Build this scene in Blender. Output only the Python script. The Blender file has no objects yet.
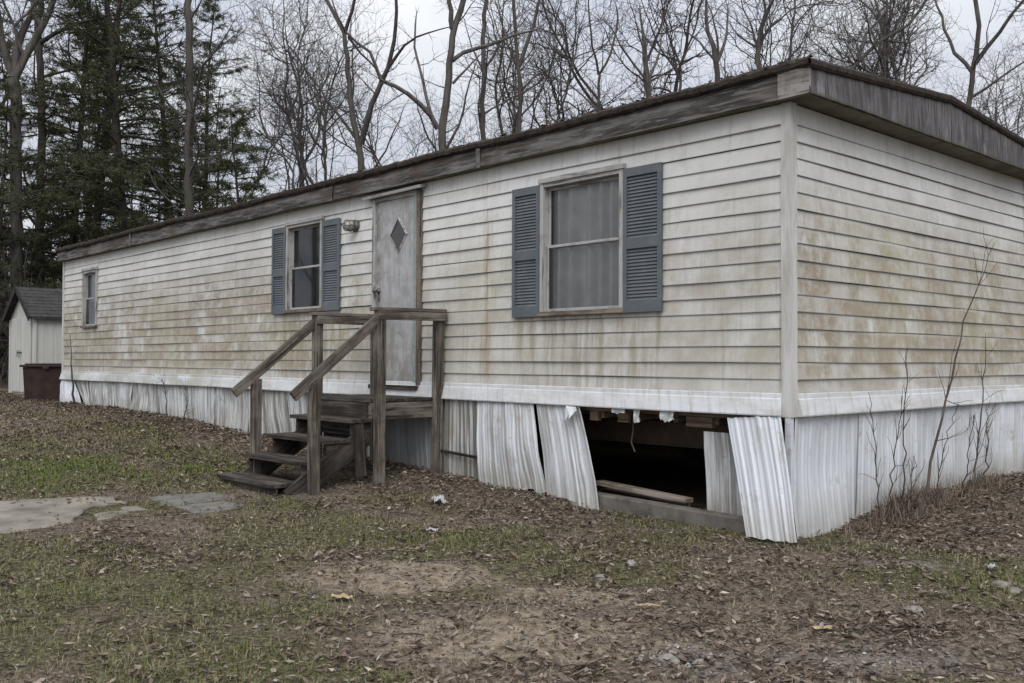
import bpy, math, random
import numpy as np
from mathutils import Vector, Matrix

random.seed(7)
RNG = np.random.default_rng(11)
scene = bpy.context.scene
COL = scene.collection
PI = math.pi

# ------------------------------------------------------------------ helpers
def link(o, parent=None):
    COL.objects.link(o)
    if parent is not None:
        o.parent = parent
    return o

def tag(o, label=None, cat=None, group=None, kind=None):
    if label: o['label'] = label
    if cat: o['category'] = cat
    if group: o['group'] = group
    if kind: o['kind'] = kind
    return o

def empty(name, loc=(0, 0, 0), rz=0.0, label=None, cat=None, group=None):
    o = bpy.data.objects.new(name, None)
    o.empty_display_size = 0.2
    o.location = loc
    o.rotation_euler = (0, 0, rz)
    link(o)
    return tag(o, label, cat, group)

def copy_tree(o, parent=None):
    c = o.copy()
    COL.objects.link(c)
    if parent is not None:
        c.parent = parent
    for ch in list(o.children):
        copy_tree(ch, c)
    return c

def np_mesh(name, V, F, mat, parent=None, attrs=None, smooth=False):
    """V (n,3) float, F (m,k) int with the same k for each face."""
    V = np.asarray(V, dtype=np.float32); F = np.asarray(F, dtype=np.int32)
    me = bpy.data.meshes.new(name)
    n, (m, k) = len(V), F.shape
    me.vertices.add(n)
    me.vertices.foreach_set('co', V.ravel())
    me.loops.add(m * k)
    me.loops.foreach_set('vertex_index', F.ravel())
    me.polygons.add(m)
    me.polygons.foreach_set('loop_start', np.arange(0, m * k, k, dtype=np.int32))
    me.polygons.foreach_set('use_smooth', np.full(m, smooth, dtype=bool))
    for an, (typ, data) in (attrs or {}).items():
        a = me.attributes.new(an, typ, 'POINT')
        a.data.foreach_set('value' if typ == 'FLOAT' else ('vector' if typ == 'FLOAT_VECTOR' else 'color'),
                           np.asarray(data, dtype=np.float32).ravel())
    me.update(calc_edges=True)
    me.validate()
    me.materials.append(mat)
    o = bpy.data.objects.new(name, me)
    return link(o, parent)

class MB:
    """collects faces and a per-vertex grain coordinate"""
    def __init__(s):
        s.v = []; s.f = []; s.g = []
    def vert(s, p, g=(0, 0, 0)):
        s.v.append(tuple(p)); s.g.append(tuple(g)); return len(s.v) - 1
    def face(s, *ids):
        s.f.append(ids)
    def box(s, lo, hi, grain=0, M=None):
        """axis box; grain = index of the long axis"""
        lo = Vector(lo); hi = Vector(hi)
        ofs = random.random() * 50
        ids = []
        ax = [grain, (grain + 1) % 3, (grain + 2) % 3]
        for i in range(8):
            p = Vector((hi.x if i & 1 else lo.x, hi.y if i & 2 else lo.y, hi.z if i & 4 else lo.z))
            g = (p[ax[0]] + ofs, p[ax[1]] + ofs, p[ax[2]])
            if M is not None: p = M @ p
            ids.append(s.vert(p, g))
        a = ids
        for q in ((0, 2, 3, 1), (4, 5, 7, 6), (0, 1, 5, 4), (2, 6, 7, 3), (0, 4, 6, 2), (1, 3, 7, 5)):
            s.face(*[a[j] for j in q])
    def beam(s, a, b, w, t, up=(0, 0, 1)):
        """board from a to b, w along side, t along up"""
        a = Vector(a); b = Vector(b); d = b - a; L = d.length; d.normalize()
        up = Vector(up); side = d.cross(up).normalized(); u = side.cross(d).normalized()
        M = Matrix((d, side, u)).transposed().to_4x4(); M.translation = a
        s.box((0, -w / 2, -t / 2), (L, w / 2, t / 2), 0, M)
    def quad(s, pts, g=None):
        ofs = random.random() * 50
        ids = [s.vert(p, (g[i] if g else (p[0] + ofs, p[1] + ofs, p[2]))) for i, p in enumerate(pts)]
        s.face(*ids)
    def tube(s, pts, radii, k=6, cap=True):
        V, F = tube_np(np.array(pts, float), np.array(radii, float), k)
        b = len(s.v)
        for p in V: s.vert(p, (p[2], p[0], p[1]))
        for f in F: s.face(*[b + int(i) for i in f])
        if cap:
            s.face(*[b + i for i in range(k)][::-1])
            s.face(*[b + len(V) - k + i for i in range(k)])
    def grid(s, P, g=None):
        """P: rows x cols of points"""
        nr, nc = len(P), len(P[0]); b = len(s.v)
        for i in range(nr):
            for j in range(nc):
                p = P[i][j]
                s.vert(p, g[i][j] if g else (p[2], p[0], p[1]))
        for i in range(nr - 1):
            for j in range(nc - 1):
                s.face(b + i * nc + j, b + i * nc + j + 1, b + (i + 1) * nc + j + 1, b + (i + 1) * nc + j)
    def build(s, name, mat, parent=None, bevel=0.0, smooth=False):
        me = bpy.data.meshes.new(name)
        me.from_pydata(s.v, [], s.f)
        a = me.attributes.new('gc', 'FLOAT_VECTOR', 'POINT')
        a.data.foreach_set('vector', np.array(s.g, dtype=np.float32).ravel())
        me.materials.append(mat)
        if smooth:
            me.polygons.foreach_set('use_smooth', np.ones(len(me.polygons), dtype=bool))
        me.update()
        o = bpy.data.objects.new(name, me)
        link(o, parent)
        if bevel:
            m = o.modifiers.new('bevel', 'BEVEL'); m.width = bevel; m.segments = 2; m.limit_method = 'ANGLE'
        return o

def tube_np(P, r, k):
    n = len(P)
    T = np.empty_like(P)
    T[1:-1] = P[2:] - P[:-2]; T[0] = P[1] - P[0]; T[-1] = P[-1] - P[-2]
    T /= np.linalg.norm(T, axis=1)[:, None] + 1e-9
    ref = np.array([1., 0, 0]) if abs(T[0][0]) < .8 else np.array([0., 1, 0])
    A = ref - (T @ ref)[:, None] * T
    A /= np.linalg.norm(A, axis=1)[:, None] + 1e-9
    B = np.cross(T, A)
    ang = np.arange(k) * 2 * PI / k
    V = P[:, None, :] + r[:, None, None] * (np.cos(ang)[None, :, None] * A[:, None, :] + np.sin(ang)[None, :, None] * B[:, None, :])
    V = V.reshape(-1, 3)
    i = np.arange(n - 1)[:, None] * k; j = np.arange(k)[None, :]; j2 = (j + 1) % k
    F = np.stack([i + j, i + j2, i + k + j2, i + k + j], -1).reshape(-1, 4)
    return V, F

# value noise (numpy) used for the lie of the land and for scattering
def vnoise(x, y, seed=0):
    x = np.asarray(x, float); y = np.asarray(y, float)
    xi = np.floor(x).astype(np.int64); yi = np.floor(y).astype(np.int64)
    fx = x - xi; fy = y - yi
    fx = fx * fx * (3 - 2 * fx); fy = fy * fy * (3 - 2 * fy)
    def hsh(a, b):
        n = (a * 374761393 + b * 668265263 + seed * 1442695041) & 0x7fffffff
        n = ((n ^ (n >> 13)) * 1274126177) & 0x7fffffff
        return ((n ^ (n >> 16)) & 0xffff) / 65535.0
    return (hsh(xi, yi) * (1 - fx) + hsh(xi + 1, yi) * fx) * (1 - fy) + (hsh(xi, yi + 1) * (1 - fx) + hsh(xi + 1, yi + 1) * fx) * fy
def fbm(x, y, seed=0, oct=4):
    t = 0; a = .5; s = 0
    for o in range(oct):
        t = t + a * vnoise(np.asarray(x) * 2 ** o, np.asarray(y) * 2 ** o, seed + o * 17); s += a; a *= .5
    return t / s
def sstep(a, b, x):
    t = np.clip((x - a) / (b - a), 0, 1); return t * t * (3 - 2 * t)

def ground_z(x, y, fine=True):
    x = np.asarray(x, float); y = np.asarray(y, float)
    z = np.interp(x, [-60, -25, -20, -17, -16.3, -12.4, -10.4, -8.7, -6, -4, -2, 0, 4, 20, 60],
                  [1.4, .60, .48, .40, .40, .39, .34, .27, .15, .06, .02, 0.01, -.04, -.2, -.4])
    z = z - np.clip(-y - 1, 0, 60) * .03 + np.clip(y - 6, 0, 200) * .03
    z = z + np.clip(np.hypot(x + 10, y - 2) - 30, 0, 200) * .03
    # leaves blown up against the walls
    z = z + .16 * np.exp(-((x - .25) / .6) ** 2) * sstep(.3, 1.6, y) * (1 - sstep(5, 6.5, y)) * (x > -.3)
    z = z + .05 * np.exp(-((y + .25) / .4) ** 2) * sstep(-16.5, -15.8, x) * (1 - sstep(-2.3, -1.8, x))
    if fine:
        z = z + (fbm(x * 1.3, y * 1.3, 3, 3) - .5) * .06 + (fbm(x * 6, y * 6, 9, 3) - .5) * .022
    inside = (x < -.02) & (x > -16.2) & (y > .04) & (y < 4.5)
    z = np.where(inside, z * .3 - .02, z)
    return z
def gz(x, y, fine=True):
    return float(ground_z(np.array([x]), np.array([y]), fine)[0])

# ------------------------------------------------------------------ shader helper
class NT:
    def __init__(s, name, world=False):
        if world:
            s.m = bpy.data.worlds.new(name); s.m.use_nodes = True
        else:
            s.m = bpy.data.materials.new(name); s.m.use_nodes = True
        s.t = s.m.node_tree; s.t.nodes.clear()
    def n(s, typ, **kw):
        d = s.t.nodes.new(typ)
        for k, v in kw.items(): setattr(d, k, v)
        return d
    def set(s, sock, v):
        if isinstance(v, bpy.types.NodeSocket): s.t.links.new(v, sock)
        elif v is not None:
            if isinstance(v, (tuple, list)) and len(v) == 3 and sock.type == 'RGBA': v = (*v, 1)
            sock.default_value = v
    def attr(s, name, out='Vector'):
        return s.n('ShaderNodeAttribute', attribute_name=name).outputs[out]
    def pos(s): return s.n('ShaderNodeNewGeometry').outputs['Position']
    def obj(s): return s.n('ShaderNodeTexCoord').outputs['Object']
    def orand(s): return s.n('ShaderNodeObjectInfo').outputs['Random']
    def scale(s, vec, sc, loc=(0, 0, 0)):
        d = s.n('ShaderNodeMapping'); s.set(d.inputs['Vector'], vec); d.inputs['Scale'].default_value = sc; d.inputs['Location'].default_value = loc
        return d.outputs[0]
    def noise(s, vec, sc=1.0, det=4, rough=.55, dist=0.0):
        d = s.n('ShaderNodeTexNoise'); s.set(d.inputs['Vector'], vec)
        d.inputs['Scale'].default_value = sc; d.inputs['Detail'].default_value = det
        d.inputs['Roughness'].default_value = rough; d.inputs['Distortion'].default_value = dist
        return d.outputs['Fac']
    def vor(s, vec, sc=1.0, feat='F1'):
        d = s.n('ShaderNodeTexVoronoi', feature=feat); s.set(d.inputs['Vector'], vec); d.inputs['Scale'].default_value = sc
        return d.outputs['Distance']
    def ramp(s, fac, stops, interp='LINEAR'):
        d = s.n('ShaderNodeValToRGB'); s.set(d.inputs[0], fac); cr = d.color_ramp; cr.interpolation = interp
        while len(cr.elements) < len(stops): cr.elements.new(.5)
        for e, (p, c) in zip(cr.elements, stops):
            e.position = p; e.color = (c, c, c, 1) if isinstance(c, (int, float)) else (*c, 1)
        return d.outputs[0]
    def step(s, x, a, b, lo=0.0, hi=1.0):
        d = s.n('ShaderNodeMapRange', interpolation_type='SMOOTHSTEP'); s.set(d.inputs[0], x)
        for i, v in zip((1, 2, 3, 4), (a, b, lo, hi)): d.inputs[i].default_value = v
        return d.outputs[0]
    def math(s, op, a, b=None, clamp=False):
        d = s.n('ShaderNodeMath', operation=op, use_clamp=clamp); s.set(d.inputs[0], a)
        if b is not None: s.set(d.inputs[1], b)
        return d.outputs[0]
    def mul(s, a, b): return s.math('MULTIPLY', a, b)
    def add(s, a, b): return s.math('ADD', a, b)
    def mix(s, fac, a, b, mode='MIX'):
        d = s.n('ShaderNodeMix', data_type='RGBA', blend_type=mode)
        s.set(d.inputs[0], fac); s.set(d.inputs[6], a); s.set(d.inputs[7], b)
        return d.outputs[2]
    def sep(s, v):
        d = s.n('ShaderNodeSeparateXYZ'); s.set(d.inputs[0], v); return d.outputs
    def comb(s, x, y, z):
        d = s.n('ShaderNodeCombineXYZ'); s.set(d.inputs[0], x); s.set(d.inputs[1], y); s.set(d.inputs[2], z); return d.outputs[0]
    def bump(s, hgt, strength=.3, dist=.01):
        d = s.n('ShaderNodeBump'); s.set(d.inputs['Height'], hgt); d.inputs['Strength'].default_value = strength; d.inputs['Distance'].default_value = dist
        return d.outputs[0]
    def out(s, col, rough=.8, bump=None, spec=.3, metal=0.0):
        p = s.n('ShaderNodeBsdfPrincipled'); s.set(p.inputs['Base Color'], col); s.set(p.inputs['Roughness'], rough)
        p.inputs['Specular IOR Level'].default_value = spec; p.inputs['Metallic'].default_value = metal
        if bump is not None: s.set(p.inputs['Normal'], bump)
        o = s.n('ShaderNodeOutputMaterial'); s.t.links.new(p.outputs[0], o.inputs[0])
        return s.m

def simple(name, a, b, sc=8.0, rough=.7, spec=.3, bs=.2, metal=0.0):
    t = NT(name); P = t.obj()
    n = t.noise(P, sc, 6, .6)
    return t.out(t.mix(t.ramp(n, [(.3, 0.0), (.7, 1.0)]), a, b), rough, t.bump(n, bs, .005), spec, metal)

def mat_siding():
    t = NT('vinyl_siding'); P = t.pos(); gc = t.attr('gc'); u, cf, kr = t.sep(gc)   # u along wall, cf 0..1 within course, kr course random
    x, y, z = t.sep(P)
    uz = t.comb(u, z, 0.0)
    base = t.mix(t.step(t.noise(uz, .9, 3), .35, .7), (.65, .645, .625), (.52, .512, .485))
    base = t.mix(t.mul(kr, .25), base, (.50, .485, .44))
    # broad algae cover, held to the middle height of the walls
    big = t.noise(t.comb(t.mul(u, .42), t.mul(z, .8), 3.1), 1.0, 3, .55)
    col_ = t.noise(t.comb(t.mul(u, 2.6), t.add(t.mul(z, .35), t.mul(kr, .35)), 7.0), 1.0, 4, .65)
    blk = t.noise(t.comb(t.mul(u, 1.2), t.mul(kr, 60.0), 2.0), 1.0, 2, .5)
    zwin = t.mul(t.step(z, 1.0, 1.35, .45, 1.0), t.step(z, 1.9, 3.0, 1.0, .12))
    # the end wall and the far half of the long wall are the dirtiest
    lng = t.step(t.add(t.mul(x, -1.0), 0.0), 3.5, 8.0, .58, 1.15)
    endw = t.step(y, .02, .06, 0.0, 1.2)
    where = t.math('MAXIMUM', lng, endw)
    fineblot = t.noise(t.comb(t.mul(u, 5.5), t.mul(z, 3.2), 1.7), 1.0, 6, .72)
    m = t.add(t.add(t.mul(big, .75), t.mul(col_, .45)), t.add(t.mul(blk, .45), t.mul(fineblot, .7)))
    m = t.step(m, .88, 1.16)
    m = t.mul(t.mul(m, zwin), where)
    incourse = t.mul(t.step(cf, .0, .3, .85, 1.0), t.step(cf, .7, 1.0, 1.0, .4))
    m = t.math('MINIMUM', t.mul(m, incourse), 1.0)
    spk = t.noise(t.comb(t.mul(u, 9.0), t.mul(z, 14.0), 0.0), 1.0, 5, .7)
    m = t.math('MULTIPLY', m, t.step(spk, .2, .65, .6, 1.1), True)
    tint = t.ramp(t.noise(t.comb(t.mul(u, .5), t.mul(z, .7), 9.0), 1.0, 3), [(.36, (.22, .16, .10)), (.52, (.252, .2, .12)), (.68, (.275, .247, .118))])
    brk = t.step(t.noise(t.comb(t.mul(u, 3.2), t.add(t.mul(z, 1.6), t.mul(kr, 5.0)), 41.0), 1.0, 7, .75), .36, .6, .42, 1.0)
    c = t.mix(t.mul(t.mul(m, brk), .92), base, tint)
    veil = t.mul(t.mul(t.step(t.noise(t.comb(t.mul(u, .9), t.mul(z, .6), 31.0), 1.0, 5, .65), .40, .66), zwin), .36)
    c = t.mix(veil, c, (.36, .32, .235))
    # grey mildew near the top and thin run-off streaks
    st = t.noise(t.comb(t.mul(u, 14.0), t.mul(z, .5), 4.0), 1.0, 4, .7)
    stm = t.mul(t.step(st, .55, .8), t.step(t.noise(t.comb(u, t.mul(z, .5), 8.0), .8, 2), .45, .7))
    c = t.mix(t.mul(stm, .5), c, (.25, .2, .14))
    rust = t.mul(t.step(t.noise(t.comb(t.mul(u, 5.0), t.mul(z, .8), 21.0), 1.0, 5, .65), .62, .8), .4)
    c = t.mix(rust, c, (.33, .2, .11))
    mil = t.mul(t.step(t.noise(uz, 5.0, 6, .75), .47, .72), .42)
    c = t.mix(mil, c, (.3, .29, .24))
    drip = t.mul(t.step(t.noise(t.comb(t.mul(u, 22.0), t.mul(z, 1.5), 2.0), 1.0, 3, .6), .5, .75), t.mul(t.step(z, 2.75, 3.2), .35))
    c = t.mix(drip, c, (.24, .2, .16))
    c = t.mix(t.step(cf, .0, .065, .7, 0.0), c, (.12, .107, .088))     # shadow of the lap lip, painted as a dark line along the butt edge
    # run-off below the sills, at the seam and under the eave
    def band(a, b, e=.12): return t.mul(t.step(x, a - e, a + e), t.step(x, b - e, b + e, 1.0, 0.0))
    stk = t.step(t.noise(t.comb(t.mul(u, 11.0), t.mul(z, .9), 13.0), 1.0, 4, .7), .42, .62)
    stk2 = t.step(t.noise(t.comb(t.mul(u, 30.0), t.mul(z, 1.1), 17.0), 1.0, 3, .7), .45, .65)
    run = t.add(t.mul(band(-3.0, -1.15), t.step(z, 1.0, 1.75, .7, 1.0)), t.mul(band(-7.8, -6.1), 1.0))
    run = t.mul(run, t.step(z, 1.74, 1.93, 1.0, 0.0))
    c = t.mix(t.mul(t.mul(run, stk), .7), c, (.235, .2, .14))
    seam = t.mul(band(-3.47, -3.33, .09), t.step(z, 2.2, 3.1, 1.0, .25))
    c = t.mix(t.mul(seam, t.add(t.mul(stk, .5), t.mul(stk2, .3))), c, (.27, .155, .08))
    c = t.mix(t.mul(t.mul(band(-15.6, -14.0), t.step(z, 1.85, 1.95, 1.0, 0.0)), t.mul(stk, .6)), c, (.25, .225, .17))
    c = t.mix(t.mul(t.mul(stk2, stk), t.mul(zwin, .5)), c, (.25, .22, .15))
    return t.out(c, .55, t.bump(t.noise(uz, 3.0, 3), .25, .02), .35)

def mat_trim():
    t = NT('white_trim'); gc = t.attr('gc'); P = t.pos(); x, y, z = t.sep(P)
    u = t.add(x, y)
    n = t.noise(t.comb(t.mul(u, 1.5), t.mul(z, 5.0), 0.0), 1.0, 5, .7)
    c = t.mix(t.step(n, .38, .72), (.56, .57, .58), (.42, .405, .37))
    s2 = t.noise(t.comb(t.mul(u, 18.0), t.mul(z, 2.0), 3.0), 1.0, 4, .7)
    c = t.mix(t.mul(t.step(s2, .47, .72), .6), c, (.27, .25, .2))
    left = t.mul(t.step(t.mul(x, -1.0), 4.0, 12.0, .12, .75), t.step(t.noise(t.comb(t.mul(u, .9), z, 5.0), 1.5, 5, .7), .38, .62))
    c = t.mix(left, c, (.30, .29, .24))
    return t.out(c, .5, t.bump(n, .12, .01), .4)

def mat_skirt():
    t = NT('ribbed_white_metal'); gc = t.attr('gc'); u, hgt, rnd = t.sep(gc)    # u metres across, hgt 0 bottom..1 top, rnd per panel
    clean = t.mix(rnd, (.57, .59, .625), (.47, .475, .47))
    st = t.noise(t.comb(t.mul(u, 16.0), t.mul(hgt, .7), t.mul(rnd, 30.0)), 1.0, 5, .7)
    c = t.mix(t.mul(t.step(st, .40, .68), t.add(t.mul(rnd, .6), .34)), clean, (.25, .24, .2))
    sp = t.noise(t.comb(t.mul(u, 5.0), t.mul(hgt, 4.0), t.mul(rnd, 11.0)), 1.0, 6, .75)
    low = t.mul(t.step(t.add(hgt, t.mul(t.math('SUBTRACT', sp, .5), .9)), .04, .5, 1.0, 0.0), .85)
    c = t.mix(t.mul(low, t.step(sp, .3, .7, .35, 1.0)), c, (.24, .215, .16))
    fine = t.noise(t.comb(t.mul(u, 55.0), t.mul(hgt, 2.0), rnd), 1.0, 3, .7)
    c = t.mix(t.mul(t.step(fine, .5, .72), t.mul(rnd, .7)), c, (.15, .14, .115))
    wide = t.noise(t.comb(t.mul(u, 7.0), t.mul(hgt, .5), t.mul(rnd, 53.0)), 1.0, 4, .7)
    c = t.mix(t.mul(t.step(wide, .5, .6), t.mul(rnd, .7)), c, (.17, .16, .135))
    thin = t.noise(t.comb(t.mul(u, 13.0), t.mul(hgt, .35), t.mul(rnd, 97.0)), 1.0, 3, .6)
    c = t.mix(t.mul(t.step(thin, .51, .58), t.mul(rnd, .95)), c, (.12, .11, .09))
    c = t.mix(t.mul(t.step(sp, .54, .66), .5), c, (.27, .245, .19))
    rs = t.noise(t.comb(t.mul(u, 3.0), t.mul(hgt, 2.0), t.mul(rnd, 71.0)), 1.0, 7, .8)
    c = t.mix(t.mul(t.step(rs, .6, .68), .6), c, (.2, .12, .07))
    return t.out(c, .45, t.bump(sp, .1, .01), .45)

def mat_wood(name, dark, light, mossy=None, sc=1.0, contrast=(.3, .7)):
    t = NT(name); gc = t.attr('gc'); a, b, c_ = t.sep(gc)
    v = t.comb(t.mul(a, 1.6), t.mul(b, 32.0 * sc), t.mul(c_, 32.0 * sc))
    gr = t.noise(v, 1.0, 6, .65, .4)
    pt = t.noise(t.comb(t.mul(a, 2.2), t.mul(b, 5.0), t.mul(c_, 5.0)), 1.0, 5, .6)
    c = t.mix(t.step(t.add(t.mul(gr, .55), t.mul(pt, .45)), contrast[0] + .08, contrast[1] - .1), dark, light)
    c = t.mix(t.mul(t.step(gr, .34, .45, 1.0, 0.0), .8), c, tuple(q * .35 for q in dark))
    c = t.mix(t.mul(t.step(t.noise(t.pos(), 4.5, 5, .7), .5, .64), .45), c, tuple(q * .6 for q in dark))
    kn = t.vor(t.comb(t.mul(a, 1.1), t.mul(b, 6.0), t.mul(c_, 6.0)), 1.0)
    c = t.mix(t.step(kn, .06, .13, .8, 0.0), c, tuple(q * .3 for q in dark))
    if mossy:
        c = t.mix(t.mul(t.step(t.noise(t.pos(), 3.5, 6, .7), .5, .7), .7), c, mossy)
    return t.out(c, .85, t.bump(gr, .5, .006), .2)

def mat_fascia():
    t = NT('weathered_fascia'); P = t.pos(); x, y, z = t.sep(P)
    gr = t.noise(t.comb(t.mul(x, 2.2), 0.0, t.mul(z, 34.0)), 1.0, 6, .7, .6)
    pt = t.noise(t.comb(t.mul(x, 1.1), 0.0, t.mul(z, 6.0)), 1.0, 5, .65)
    c = t.mix(t.step(pt, .42, .58), (.042, .037, .033), (.125, .115, .105))
    c = t.mix(t.mul(t.step(gr, .5, .6), .65), c, (.19, .181, .168))
    c = t.mix(t.mul(t.step(gr, .38, .46, 1.0, 0.0), .85), c, (.03, .024, .02))
    ru = t.noise(t.comb(t.mul(x, 2.0), 3.0, t.mul(z, 4.0)), 1.0, 4, .6)
    c = t.mix(t.mul(t.step(ru, .52, .62), .6), c, (.075, .053, .04))
    c = t.mix(t.mul(t.step(t.add(z, t.mul(t.math('SUBTRACT', pt, .5), .12)), 3.38, 3.45), .7), c, (.03, .023, .018))
    return t.out(c, .85, t.bump(gr, .5, .008), .2)

def mat_gable():
    t = NT('weathered_gable_panel'); P = t.pos(); x, y, z = t.sep(P)
    st = t.noise(t.comb(t.mul(y, 26.0), 0.0, t.mul(z, 2.2)), 1.0, 5, .7)
    big = t.noise(t.comb(t.mul(y, 1.2), 0.0, t.mul(z, 3.0)), 1.0, 4, .6)
    c = t.mix(t.step(big, .35, .65), (.085, .077, .078), (.125, .114, .115))
    c = t.mix(t.mul(t.step(st, .45, .58), .8), c, (.04, .034, .032))
    pale = t.noise(t.comb(t.mul(y, 9.0), 5.0, t.mul(z, 2.0)), 1.0, 4, .7)
    c = t.mix(t.mul(t.step(pale, .55, .66), .7), c, (.2, .19, .19))
    c = t.mix(t.step(z, 3.245, 3.275, .75, 0.0), c, (.06, .055, .035))
    return t.out(c, .75, t.bump(st, .3, .006), .25)

def mat_ground():
    t = NT('yard_soil'); P = t.pos(); cov = t.n('ShaderNodeAttribute', attribute_name='cover').outputs['Color']
    d = t.n('ShaderNodeSeparateColor'); t.set(d.inputs[0], cov); g, dirt, grav = d.outputs
    n1 = t.noise(P, 3.0, 8, .65); n2 = t.noise(P, 22.0, 6, .7); n3 = t.noise(P, 90.0, 4, .7)
    soil = t.ramp(n2, [(.36, (.04, .031, .023)), (.5, (.10, .08, .06)), (.64, (.20, .165, .128))])
    leafy = t.ramp(t.noise(P, 45.0, 5, .75), [(.4, (.04, .029, .021)), (.5, (.11, .084, .062)), (.62, (.22, .178, .14))])
    soil = t.mix(t.step(n1, .4, .6), soil, leafy)
    moss = t.ramp(t.noise(P, 35.0, 5, .7), [(.4, (.032, .029, .015)), (.52, (.08, .072, .036)), (.64, (.165, .142, .085))])
    c = t.mix(t.step(t.add(g, t.mul(t.math('SUBTRACT', n2, .5), .5)), .3, .62), soil, moss)
    bare = t.ramp(t.noise(P, 14.0, 8, .72), [(.34, (.085, .066, .046)), (.5, (.19, .153, .108)), (.66, (.30, .25, .185))])
    c = t.mix(t.step(t.add(dirt, t.mul(t.math('SUBTRACT', n2, .5), .55)), .35, .62), c, bare)
    gv = t.ramp(t.vor(P, 70.0), [(.0, (.26, .225, .19)), (.5, (.145, .122, .102)), (.9, (.07, .057, .047))])
    c = t.mix(t.step(t.add(grav, t.mul(t.math('SUBTRACT', n2, .5), .55)), .35, .65), c, gv)
    hh = t.add(t.mul(n2, .7), t.mul(n3, .3))
    return t.out(c, .95, t.bump(hh, .7, .02), .1)

def mat_rampattr(name, stops, rough=.8, spec=.2, trans=False):
    t = NT(name); r = t.attr('rnd', 'Fac')
    c = t.ramp(r, stops)
    return t.out(c, rough, None, spec)

def mat_bark(name, a, b, green=None):
    t = NT(name); P = t.obj(); x, y, z = t.sep(P)
    n = t.noise(t.comb(t.mul(x, 9.0), t.mul(y, 9.0), t.mul(z, 1.6)), 1.0, 5, .7)
    c = t.mix(t.step(n, .35, .65), a, b)
    c = t.mix(t.mul(t.orand(), .45), c, tuple(q * .55 for q in a))
    if green: c = t.mix(t.mul(t.step(t.noise(P, .7, 4), .45, .7), .6), c, green)
    return t.out(c, .9, t.bump(n, .6, .03), .15)

M = {}
M['siding'] = mat_siding()
M['trim'] = mat_trim()
M['skirt'] = mat_skirt()
M['post'] = (lambda t: t.out(t.mix(t.step(t.noise(t.scale(t.pos(), (9, 9, 1.2)), 1.0, 6, .7), .38, .68), (.53, .52, .495), (.33, .31, .27)), .55, None, .35))(NT('dirty_corner_trim'))
M['fascia'] = mat_fascia()
M['gable'] = mat_gable()
M['ground'] = mat_ground()
M['deckwood'] = mat_wood('weathered_deck_wood', (.058, .046, .037), (.2, .172, .145), contrast=(.32, .72))
M['treadwood'] = mat_wood('dark_tread_wood', (.028, .022, .018), (.10, .083, .07), contrast=(.35, .75))
M['framewood'] = mat_wood('bare_frame_wood', (.13, .098, .068), (.32, .27, .21), sc=.8)
M['casing'] = mat_wood('stained_door_casing', (.085, .066, .05), (.22, .185, .15), sc=.8)
M['plankwood'] = mat_wood('pale_loose_plank', (.12, .095, .075), (.28, .235, .195))
M['joistwood'] = mat_wood('brown_joist_wood', (.10, .07, .048), (.22, .165, .115))
M['winframe'] = mat_wood('peeling_window_frame', (.185, .175, .16), (.36, .35, .335), sc=.6, contrast=(.3, .6))
M['shutter'] = (lambda t: t.out(t.mix(t.mul(t.step(t.noise(t.pos(), 7.0, 6, .7), .5, .75), .6), t.mix(t.step(t.noise(t.pos(), 2.0, 3), .35, .65), (.088, .10, .11), (.108, .121, .13)), (.17, .17, .165)), .6, None, .3))(NT('blue_grey_shutter_paint'))
M['roofedge'] = simple('dark_roof_edge', (.018, .015, .013), (.06, .046, .037), 22, .9, .15, .7)
M['shingle'] = simple('dark_roof_felt', (.03, .03, .03), (.065, .062, .058), 9, .95, .1, .6)
M['soffit'] = simple('stained_soffit', (.085, .078, .055), (.2, .185, .15), 4, .85, .2, .2)
M['underside'] = simple('black_underbelly', (.02, .018, .016), (.045, .038, .03), 5, .95, .1, .3)
M['steel'] = simple('rusty_chassis_steel', (.075, .052, .038), (.15, .105, .075), 7, .7, .3, .3)
M['darktube'] = simple('grey_drain_pipe', (.05, .05, .05), (.09, .088, .085), 5, .6, .3, .1)
M['insul'] = simple('dirty_insulation', (.09, .07, .055), (.17, .14, .115), 9, .95, .05, .8)
M['concrete'] = simple('stained_concrete', (.06, .052, .044), (.165, .148, .127), 6, .92, .15, .5)
M['slate'] = simple('grey_paver_stone', (.085, .08, .068), (.165, .155, .132), 9, .85, .2, .4)
M['slab'] = simple('sandy_old_concrete', (.12, .105, .085), (.25, .222, .185), 4, .95, .1, .6)
M['rubble'] = simple('pale_rubble', (.13, .11, .09), (.25, .22, .19), 11, .95, .1, .6)
M['quartz'] = simple('pale_stone', (.12, .105, .09), (.29, .268, .24), 18, .8, .3, .5)
M['paper'] = simple('crumpled_plastic', (.25, .25, .25), (.46, .46, .465), 10, .5, .4, .5)
M['yellowpaper'] = simple('yellowed_scrap', (.27, .2, .11), (.42, .33, .19), 20, .8, .2, .4)
M['metal'] = simple('tarnished_metal', (.06, .055, .05), (.2, .19, .17), 20, .45, .5, .2, .6)
M['jar'] = simple('cloudy_lamp_glass', (.3, .29, .25), (.42, .4, .36), 10, .25, .5, .1)
M['shedpaint'] = (lambda t: t.out(t.mix(t.mul(t.step(t.noise(t.scale(t.obj(), (9, 9, .8)), 1.0, 5, .7), .45, .75), .5), (.47, .465, .43), (.27, .255, .21)), .7, t.bump(t.noise(t.obj(), 12, 4), .2, .005), .25))(NT('off_white_shed_paint'))
M['bin'] = simple('dark_brown_bin', (.02, .012, .010), (.042, .026, .021), 5, .75, .2, .3)
M['curtain'] = simple('dusty_curtain', (.5, .485, .46), (.68, .66, .63), 6, .95, .1, .2)
M['dark'] = simple('dark_room_wall', (.05, .048, .045), (.08, .075, .07), 3, .95, .1, .1)
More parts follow.
